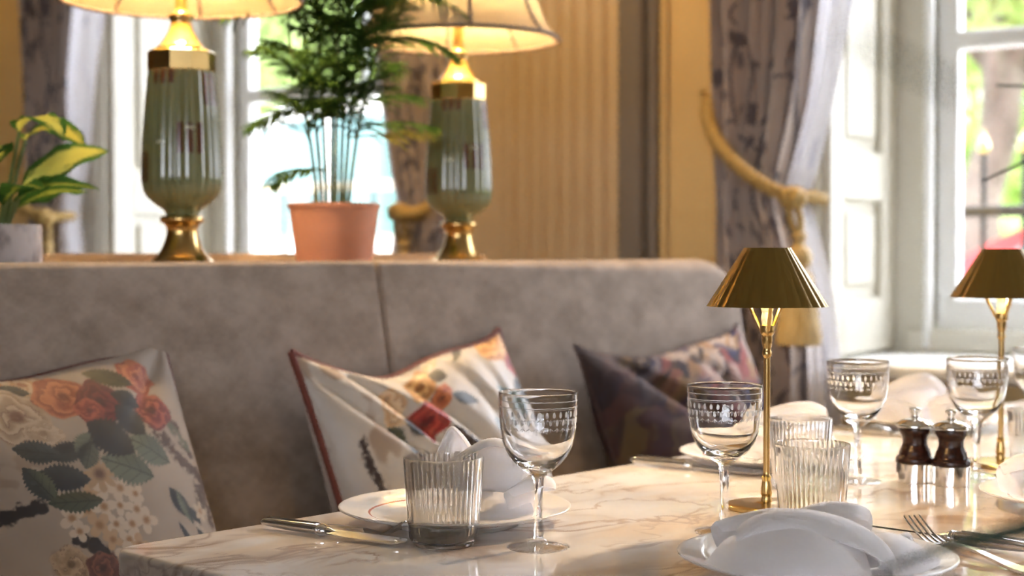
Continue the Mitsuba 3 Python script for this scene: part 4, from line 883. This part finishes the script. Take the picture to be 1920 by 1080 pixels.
# ================================================================= CUTLERY
def make_knife():
    x = np.linspace(0, .092, 26); r = .0058 + .0034 * np.sin(np.clip(x / .092, 0, 1) * 1.9)
    r[0] = .002; r[1] = .0052
    th = np.linspace(0, 2 * PI, 25)[:-1]
    P = np.stack([np.repeat(x[:, None], 25, 1), np.stack([np.append(np.cos(th), 1) * q * 1.0 for q in r]), np.stack([np.append(np.sin(th), 0) * q * .72 for q in r])], -1)
    h = grid(P)[0]; h.apply_translation((0, 0, .0076))
    collar = xf(lathem([(0, 0), (.0092, 0), (.0098, .002), (.0086, .004), (.0098, .006), (.0086, .009), (.0060, .012), (0, .012)], 24), tl(.091, 0, .0072) @ rot([0, 1, 0], 90) @ np.diag([.72, 1, 1, 1.0]))
    rid = [tube([(q, .0092 * math.cos(a), .0076 + .0068 * math.sin(a)) for q in np.linspace(.012, .088, 8)], .0006, 5) for a in np.linspace(.2, PI - .2, 6)]
    bl = np.array([(.100, -.0045), (.112, -.0075), (.150, -.0100), (.190, -.0098), (.212, -.004), (.2165, .004), (.205, .0065), (.150, .0062), (.112, .0058), (.100, .0045)])
    from shapely.geometry import Polygon
    b = trimesh.creation.extrude_polygon(Polygon(spl(np.vstack([bl, bl[:1]]), 60)[:-1]).buffer(0), .0016, engine='earcut')
    b.apply_transform(rot([1, 0, 0], 14)); b.apply_translation((0, 0, .0058))
    neck = tube([(.098, 0, .0066), (.106, 0, .006), (.118, 0, .0058)], [.0062, .0045, .0012], 10)
    return [('handle', shape(cat([h] + rid), 'm_silver', 40)), ('collar', shape(collar, 'm_silver', 30)), ('blade', shape(cat([b, neck]), 'm_silver', 30))]
def make_fork():
    def ribbon(xs, wid, zs, th=.0022):
        P = np.zeros((len(xs), 5, 3)); P[..., 0] = np.asarray(xs)[:, None]; P[..., 1] = np.asarray(wid)[:, None] * np.linspace(-1, 1, 5)[None]; P[..., 2] = np.asarray(zs)[:, None]
        return slab(P, th)
    x = np.linspace(0, .125, 40)
    w = np.interp(x, [0, .004, .015, .05, .09, .125], [.003, .0075, .0085, .0055, .0030, .0030]); z = np.interp(x, [0, .03, .08, .125], [.0025, .0035, .0085, .0095])
    hd = ribbon(x, w, z, .0028)
    x = np.linspace(.124, .148, 14); w = np.interp(x, [.124, .134, .148], [.003, .0105, .0118]); z = np.interp(x, [.124, .136, .148], [.0094, .0055, .0050])
    root = ribbon(x, w, z)
    ts = []
    for k in range(4):
        y = -.0098 + k * .00653; xx = np.linspace(.146, .192, 16); q = (xx - .146) / .046
        ts.append(tube(np.stack([xx, np.full(16, y), .0050 + .0215 * q ** 1.5], 1), .0016 - .0007 * q, 6))
    return [('handle', shape(hd, 'm_silver', 40)), ('root', shape(root, 'm_silver', 40))] + [('tine', shape(t_, 'm_silver', 50)) for t_ in ts]
knife, fork = make_knife(), make_fork()
def lay(kind, parts, a, b, lab, s=1.0):
    a, b = np.array(a), np.array(b); ang = math.atan2(b[1] - a[1], b[0] - a[0])
    put(thing(kind, lab, kind, 'silver cutlery on the marble'), parts, mat4(a, ang, TZ) @ np.diag([s, s, s, 1.0]))
P_ = lambda x, y: gz(x, y, TZ)
lay('knife', knife, (-.252, 1.524), (-.100, 1.4205), 'silver knife with a ribbed handle, nearest the table corner', .85)
lay('fork', fork, (-.2255, 1.5345), (-.0985, 1.440), 'silver fork behind the knife nearest the table corner, its tines beside the plate', .82)
lay('knife', knife, P_(1183, 871), P_(1420, 893), 'silver knife behind the second wine glass, left of the brass lamp', .9)
lay('fork', fork, P_(1225, 865), P_(1416, 877), 'silver fork behind the second wine glass, tines towards the brass lamp', .85)
lay('knife', knife, P_(1558, 811), P_(1740, 822), 'silver knife by the far table edge, behind the third wine glass', .9)
lay('knife', knife, P_(1960, 1046), P_(1692, 1007), 'dark silver knife at the lower right, beyond the front plate', .95)
lay('fork', fork, P_(1935, 1080), P_(1648, 995), 'silver fork at the lower right, tines above the front plate', .9)

# ================================================================= PEPPER MILLS
def make_mill():
    base = [(0, 0), (.0215, 0), (.0222, .001), (.0222, .0225), (.0215, .0235), (0, .0235)]
    wood = prof([(0, .0236), (.0222, .0236), (.0228, .026), (.0224, .029), (.0196, .032), (.0180, .038), (.0146, .047), (.0150, .054), (.0186, .061), (.0188, .0645), (.0176, .066), (0, .066)], 70)
    cap = prof([(0, .066), (.0205, .066), (.0232, .0675), (.0228, .0695), (.0190, .0725), (.0120, .0760), (.0058, .0775), (.0042, .080), (.0045, .083), (.0070, .0855), (.0072, .0885), (.0050, .0900), (0, .0900)], 60)
    return [('base', shape(lathem(base, 48), 'm_chrome', 30)), ('body', shape(lathem(wood, 48), 'm_mill_wood', 40)), ('cap', shape(lathem(cap, 48), 'm_chrome', 40))]
mill = make_mill()
for px, py, lab in ((1715, 903, 'dark wooden pepper mill with a silver cap, left one of the pair'), (1783, 909, 'dark wooden mill with a silver cap, right one of the pair')):
    put(thing('pepper_mill', lab, 'pepper mill', 'pair of wooden mills'), mill, mat4(gz(px, py, TZ), .4, TZ))

# ================================================================= BRASS TABLE LAMPS
def make_brass_lamp():
    P = []
    P.append(('base', shape(lathem(prof([(0, 0), (.0435, 0), (.0445, .0015), (.044, .004), (.040, .0055), (.012, .0068), (.0075, .0078), (0, .0078)], 40), 72), 'm_brass', 35)))
    P.append(('pole', shape(lathem(prof([(0, .007), (.0058, .007), (.0062, .011), (.0050, .013), (.0062, .016), (.0056, .024), (.0046, .031), (.0055, .034), (.0040, .036), (.0035, .040), (.0035, .164), (.0052, .166), (.0052, .169), (.0042, .172), (.0056, .180), (.0060, .188), (.0078, .190), (.0078, .198), (0, .198)], 110), 32), 'm_brass', 40)))
    P.append(('candle_tube', shape(lathem(prof([(0, .198), (.0048, .198), (.0064, .206), (.0055, .2125), (.0064, .2145), (.0064, .217), (.0045, .218), (.0044, .224), (0, .224)], 40), 24), 'm_ivory', 40)))
    for q in range(3):
        t = q * 2 * PI / 3 + .35
        P.append(('arm', shape(tube(spl([(.0066 * math.cos(t), .0066 * math.sin(t), .193), (.011 * math.cos(t), .011 * math.sin(t), .201), (.0185 * math.cos(t), .0185 * math.sin(t), .2165), (.024 * math.cos(t), .024 * math.sin(t), .228), (.0405 * math.cos(t), .0405 * math.sin(t), .247)], 18), .0021, 8), 'm_brass', 60)))
    n = 26; th = np.linspace(0, 2 * PI, n * 8 + 1); zs = np.linspace(0, 1, 14)
    def face(off):
        G_ = np.zeros((len(th), 14, 3))
        for j, q in enumerate(zs):
            r = .0645 + (.0250 - .0645) * q + off
            r = r * (1 + .028 * (np.abs(np.cos(th * n / 2)) - .5) * (1 - .35 * q))
            G_[:, j] = np.stack([r * np.cos(th), r * np.sin(th), np.full_like(th, .2190 + .0630 * q)], 1)
        return G_
    o, i = face(0), face(-.0007)
    mo, mi_ = grid(o)[0], grid(i)[0]; mi_.faces = mi_.faces[:, ::-1]
    rims = []
    for j in (0, -1):
        R_ = np.stack([o[:, j], i[:, j]], 1); g_ = grid(R_ if j == 0 else R_[:, ::-1])[0]; rims.append(g_)
    P.append(('shade', shape(cat([mo, mi_] + rims), 'm_brass_shade', 25)))
    return P, {**shape(xf(trimesh.creation.icosphere(3, .0085), np.diag([.9, .9, 2.4, 1.0])), 'm_ivory', True), 'emitter': {'type': 'area', 'radiance': {'type': 'rgb', 'value': [LS, LS * .68, LS * .36]}}}
LS = 420.0
blamp, bbulb = make_brass_lamp()
for px, py, yaw, lab in ((1437, 953, .2, 'small brass table lamp with a fluted shade, nearer of the two, beside the front napkin'), (1876, 872, .5, 'small brass table lamp with a fluted shade, farther one at the right edge')):
    key = thing('table_lamp', lab, 'lamp', 'fluted brass lamps'); M = mat4(gz(px, py, TZ), yaw, TZ)
    put(key, blamp, M); part(key, 'bulb', bbulb, M @ tl(0, 0, .2448))

# ================================================================= UNSEEN CEILING LAMPS (out of view, placed to warm the window wall)
for w_, e_, I_, tgt, sl in ((-2.05, -.75, 2.7, (-2.0, 0, 1.1), 'unseen ceiling lamp, out of view, placed to light the grooved boards'), (-1.62, -.70, 2.4, (-1.62, 0, 1.1), 'unseen ceiling lamp, out of view, placed to light the plain yellow wall by the right curtain'), (-4.45, -.7, 1.8, (-4.5, 0, 1.1), 'unseen ceiling lamp, out of view, placed to light the wall by the far left curtain')):
    key = thing('unseen_spotlight', sl, 'lamp', 'unseen ceiling lamps'); o_ = wp(w_, e_)
    part(key, 'can', shape(lathem([(.034, -.075), (.037, -.075), (.037, .005), (.0, .005), (0, 0), (.034, 0)], 32), 'm_brass_soft', 30), mat4(o_, 0, ZC))
    t_ = wp(tgt[0], tgt[1])
    scene[key + '_beam'] = {'type': 'spot', 'to_world': T().look_at([o_[0], o_[1], ZC - .08], [t_[0], t_[1], tgt[2]], [0, 0, 1]), 'cutoff_angle': 40, 'beam_width': 14, 'intensity': {'type': 'rgb', 'value': [I_, I_ * .62, I_ * .25]}}

# ================================================================= PLANT BESIDE THE CAMERA
def at(px, py, Y):
    d = np.array([(px - 960) / F, math.cos(PITCH) - (py - 540) / F * math.sin(PITCH), -math.sin(PITCH) - (py - 540) / F * math.cos(PITCH)])
    return np.array([0, 0, EYE]) + d * (Y / d[1])
key = thing('potted_plant', 'dark leaves of a nearby plant reaching in from the right edge', 'plant')
pb = np.array([.78, .62, 0.0])
part(key, 'pot', shape(lathem([(0, .02), (.11, .02), (.115, .03), (.15, .30), (.155, .32), (.14, .32), (.135, .29), (0, .285)], 48), 'm_stone', 35), tl(*pb))
part(key, 'soil', shape(lathem([(0, .295), (.135, .29), (.13, .28), (0, .28)], 32), 'm_soil', 40), tl(*pb))
def strap(path, width, th0=.0):
    c = spl(path, 26); t = np.linspace(0, 1, 26); d = np.gradient(c, axis=0); d /= np.linalg.norm(d, axis=1, keepdims=True)
    s = np.cross(d, [0.15, -.6, .75]); s /= np.linalg.norm(s, axis=1, keepdims=True)
    w = width / 2 * np.clip(np.sin(PI * np.clip(t * .93 + .07, 0, 1)) ** .6, .03, 1)
    P = c[:, None] + s[:, None] * (w[:, None] * np.linspace(-1, 1, 5)[None])[..., None] ; P[:, 2] += np.array([0, 0, -.0015])
    return grid(P)[0]
crown = pb + [0, 0, .62]
part(key, 'stem', shape(tube([pb + [0, 0, .28], pb + [.01, 0, .45], crown], [.012, .010, .008], 8), 'm_palm_stem', 60))
for (px, py, Y, via, w) in ((1655, 1066, .62, (2150, 960), .020), (1842, 337, 1.05, (2080, 262), .010), (1868, 158, 1.0, (2080, 190), .007), (1586, 52, .30, (1800, 130), .0035), (2150, 700, .7, (2300, 640), .03), (2100, 100, .9, (2200, 200), .02)):
    tip = at(px, py, Y); v = at(via[0], via[1], Y * .98)
    part(key, 'leaf', shape(strap([crown, crown + [-.02, .0, .10], v + (v - tip) * .15 * 0, (v + tip) / 2 + [0, 0, .004], tip], w), 'm_dark_leaf', True))

# ================================================================= OUTSIDE THE WINDOWS
GZ = -.25
def outbox(x0, x1, y0, y1, z0, z1): return xf(plainbox(x0, x1, y0, y1, z0, z1), MW)
for nm, m, b in (('pavement', (-16, 12, DEEP + .12, 2.6, GZ - .1, GZ), 'm_paving'), ('road', (-30, 25, 2.6, 9.5, GZ - .2, GZ - .1), 'm_road')):
    labels[nm] = {'kind': 'structure'}; solo(nm, shape(outbox(*m), b, False))
labels['lawn'] = {'kind': 'structure'}; solo('lawn', shape(outbox(-60, 45, 9.5, 60, GZ - .15, GZ - .02), 'm_grass', False))
def railing(lab, x0, x1, e, top, sp, m, gilt):
    k = thing('railing', lab, 'railing'); z0 = GZ
    part(k, 'top_rail', shape(xf(bx(x0, x1, e - .02, e + .02, top - .035, top, .006), MW), m, False)); part(k, 'bottom_rail', shape(xf(bx(x0, x1, e - .015, e + .015, z0 + .12, z0 + .15, .004), MW), m, False))
    n = int((x1 - x0) / sp); ht = top - z0 + (.19 if gilt else 0)
    bar = shape(tube([(0, 0, z0), (0, 0, z0 + ht - .02)], .0095, 8), 'm_iron', 60); tipm = shape(lathem(prof([(0, 0), (.012, .003), (.02, .02), (.017, .036), (.006, .06), (0, .085)], 20), 12), 'm_gilt', 40)
    for i in range(n + 1):
        M = mat4(wp(x0 + sp * i, e), WA); part(k, 'bar', bar, M)
        if gilt: part(k, 'finial', tipm, mat4(wp(x0 + sp * i, e), WA, z0 + ht - .03))
railing('white-topped railing outside the left window, behind the potted palm', wa(380, 1.5), wa(760, 1.5), 1.5, zz(350, 6.6), .16, 'm_white_rail', False)
railing('black iron railing with gilded spikes outside the right window', wa(1740, 1.5) + .05, wa(1740, 1.5) + 1.6, 1.5, zz(383, 4.6), .125, 'm_iron', True)

def car(key, M, paint, L=4.3, H=1.62, W=1.76, van=False):
    from shapely.geometry import Polygon
    s = L / 4.3
    low = np.array([(0.0, .35), (.02, .62), (.10, .82), (1.15, .98), (3.6, 1.0), (4.18, .96), (4.28, .70), (4.30, .36), (3.95, .22), (.35, .22)]) * [s, H / 1.5]
    cab = np.array([(.95, .93), (1.75, 1.40), (2.2, 1.49), (3.2, 1.50), (3.75, 1.38), (4.15, .95)]) * [s, H / 1.5]
    def ext(poly, w, bev):
        p = Polygon(spl(np.vstack([poly, poly[:1]]), 90)[:-1]).buffer(0); ms = []
        for (q, a) in ((bev, w), (0, w - bev * 2)):
            m = trimesh.creation.extrude_polygon(p.buffer(-q), a, engine='earcut'); m.apply_translation((0, 0, -a / 2)); ms.append(m)
        m = cat(ms); m.apply_transform(rot([1, 0, 0], 90)); return m
    part(key, 'body', shape(xf(ext(low, W, .04), M), paint, 30))
    part(key, 'cabin', shape(xf(ext(cab, W - .24, .05), M), paint, 30))
    k = [s, H / 1.5]
    for sd in (-1, 1):
        for poly in ([(1.22, .985), (1.80, 1.35), (2.30, 1.42), (2.42, 1.42), (2.42, .985)], [(2.50, .985), (2.50, 1.42), (3.15, 1.42), (3.60, 1.32), (3.82, .985)]):
            g = trimesh.creation.extrude_polygon(Polygon(np.array(poly) * k).buffer(-.02).buffer(.02), .02, engine='earcut'); g.apply_transform(rot([1, 0, 0], 90)); g.apply_translation((0, sd * (W / 2 - .115) + .01, 0))
            part(key, 'side_window', shape(xf(g, M), 'm_car_glass', False))
        for x in (.85, 3.45):
            w_ = xf(lathem([(.0, -.1), (.30, -.1), (.33, -.07), (.33, .07), (.30, .1), (.22, .1), (.2, .07), (0, .07)], 32), M @ tl(x * s, sd * (W / 2 - .09), .33) @ rot([1, 0, 0], -90 * sd)); part(key, 'wheel', shape(w_, 'm_tyre', 30))
        part(key, 'wing_mirror', shape(xf(bx(1.28 * s, 1.42 * s, sd * (W / 2 + .06) - .1, sd * (W / 2 + .06) + .06, 1.0 * k[1], 1.12 * k[1], .03), M), paint, 30))
        part(key, 'headlamp', shape(xf(bx(.02, .14, sd * .62 - .14, sd * .62 + .14, .62 * k[1], .75 * k[1], .03), M), 'm_chrome', 30))
eC = 4.0; xw = wa(478, eC)
car(thing('car', 'white car parked outside the left window, behind the potted palm', 'car'), MW @ tl(xw - 1.3, eC, GZ - .1), 'm_car_white', 4.6, 2.25, 1.85)
car(thing('car', 'low silver grey car outside the right window, in front of the red one', 'car'), MW @ tl(wa(1835, 4.0) - .9, 4.0, GZ - .1), 'm_car_grey', 4.2, 1.42, 1.72)
car(thing('car', 'red car parked outside the right window, behind the iron railing', 'car'), MW @ tl(wa(1835, 6.9) - 1.1, 6.9, GZ - .1), 'm_car_red', 4.0, 1.66, 1.70)

def leaves(center, radii, n, size, seed):
    rg = np.random.default_rng(seed); d = rg.normal(size=(n, 3)); d /= np.linalg.norm(d, axis=1, keepdims=True)
    clump = meshkit.noise(d * 2.6 + seed * 3.1, seed); r = (.55 + .5 * clump) * rg.uniform(.55, 1, n) ** .4
    c = d * r[:, None] * np.array(radii) + np.array(center)
    a = rg.normal(size=(n, 3)); a /= np.linalg.norm(a, axis=1, keepdims=True); b = np.cross(a, rg.normal(size=(n, 3))); b /= np.linalg.norm(b, axis=1, keepdims=True)
    s = size * rg.uniform(.7, 1.3, (n, 1)); v = np.stack([c - a * s, c + b * s * .5, c + a * s, c - b * s * .5], 1).reshape(-1, 3)
    i = np.arange(n) * 4; return trimesh.Trimesh(v, np.vstack([np.stack([i, i + 1, i + 2], 1), np.stack([i, i + 2, i + 3], 1)]), process=False)
def tree(lab, px, e, trunk_r, h, crown_z, rad, seed, lean=0.0, n=3500, size=.13):
    k = thing('tree', lab, 'tree'); w = wa(px, e); p = wp(w, e)
    path = [(p[0] + lean * t * Q[0], p[1] + lean * t * Q[1], GZ - .1 + h * t) for t in np.linspace(0, 1, 8)]
    wob = np.random.default_rng(seed).normal(size=(8, 2)) * trunk_r * .25
    path = np.array(path); path[:, :2] += wob
    part(k, 'trunk', shape(tube(spl(path, 30), np.linspace(trunk_r * 1.15, trunk_r * .8, 30), 14), 'm_bark', 60))
    top = path[-1]
    for q in range(5):
        t = q * 1.256 + seed
        part(k, 'bough', shape(tube(spl([path[6 - q % 2], top + [math.cos(t) * rad[0] * .3, math.sin(t) * rad[1] * .3, .3], top + [math.cos(t) * rad[0] * .7, math.sin(t) * rad[1] * .7, crown_z - h + rad[2] * .3]], 12), np.linspace(trunk_r * .5, trunk_r * .15, 12), 8), 'm_bark', 60))
    kk = part(k, 'crown', shape(leaves((top[0], top[1], crown_z), rad, n, size, seed), 'm_leaf_light', False)); labels[kk] = {'kind': 'stuff', 'label': 'pale green leaves'}
tree('tree with a bare grey trunk outside the right window', 1836, 9.9, .19, 3.4, 4.2, (2.6, 2.4, 1.6), 3, lean=.2, n=4500)
tree('leafy tree behind the white car, seen through the left window', 555, 14, .18, 3.0, 4.6, (4.2, 3.0, 3.0), 5, n=7000, size=.2)
tree('leafy tree far behind the red car in the right window', 2010, 18, .16, 2.4, 3.6, (3.4, 2.6, 2.9), 8, n=5000, size=.17)
tree('leafy tree farther left across the road', 330, 18, .2, 3.0, 4.8, (4.0, 3.5, 3.4), 9, n=5000, size=.22)
k = thing('hedge', 'clipped green hedge along the far side of the road', 'hedge', kind='stuff')
hm = [leaves(tuple(wp(x, 11)) + (.6,), (1.3, 1.0, .85), 420, .15, 40 + int(x)) for x in np.arange(-30, 16, 1.6)]
solo(k, shape(cat(hm), 'm_leaf_light', False))
h = thing('house', 'pale rendered house across the green, far outside the windows', 'house'); c0 = MW @ tl(wa(2050, 30), 30, GZ)
part(h, 'wall', shape(xf(plainbox(-9, 9, 0, 8, 0, 7.5), c0), 'm_render', False))
part(h, 'roof', shape(xf(trimesh.convex.convex_hull(np.array([(-9.4, -.4, 7.5), (9.4, -.4, 7.5), (-9.4, 8.4, 7.5), (9.4, 8.4, 7.5), (-7, 4, 10.2), (7, 4, 10.2)])), c0), 'm_taupe_paint', False))
for x in np.linspace(-7.2, 7.2, 6):
    for z in (1.0, 4.4):
        wn = part(h, 'window', shape(xf(bx(x - .7, x + .7, -.10, .02, z, z + 2.1, .03), c0), 'm_white_rail', False))
        part(wn, 'pane', shape(xf(plainbox(x - .58, x + .58, -.125, -.09, z + .12, z + 1.98), c0), 'm_far_glass', False))
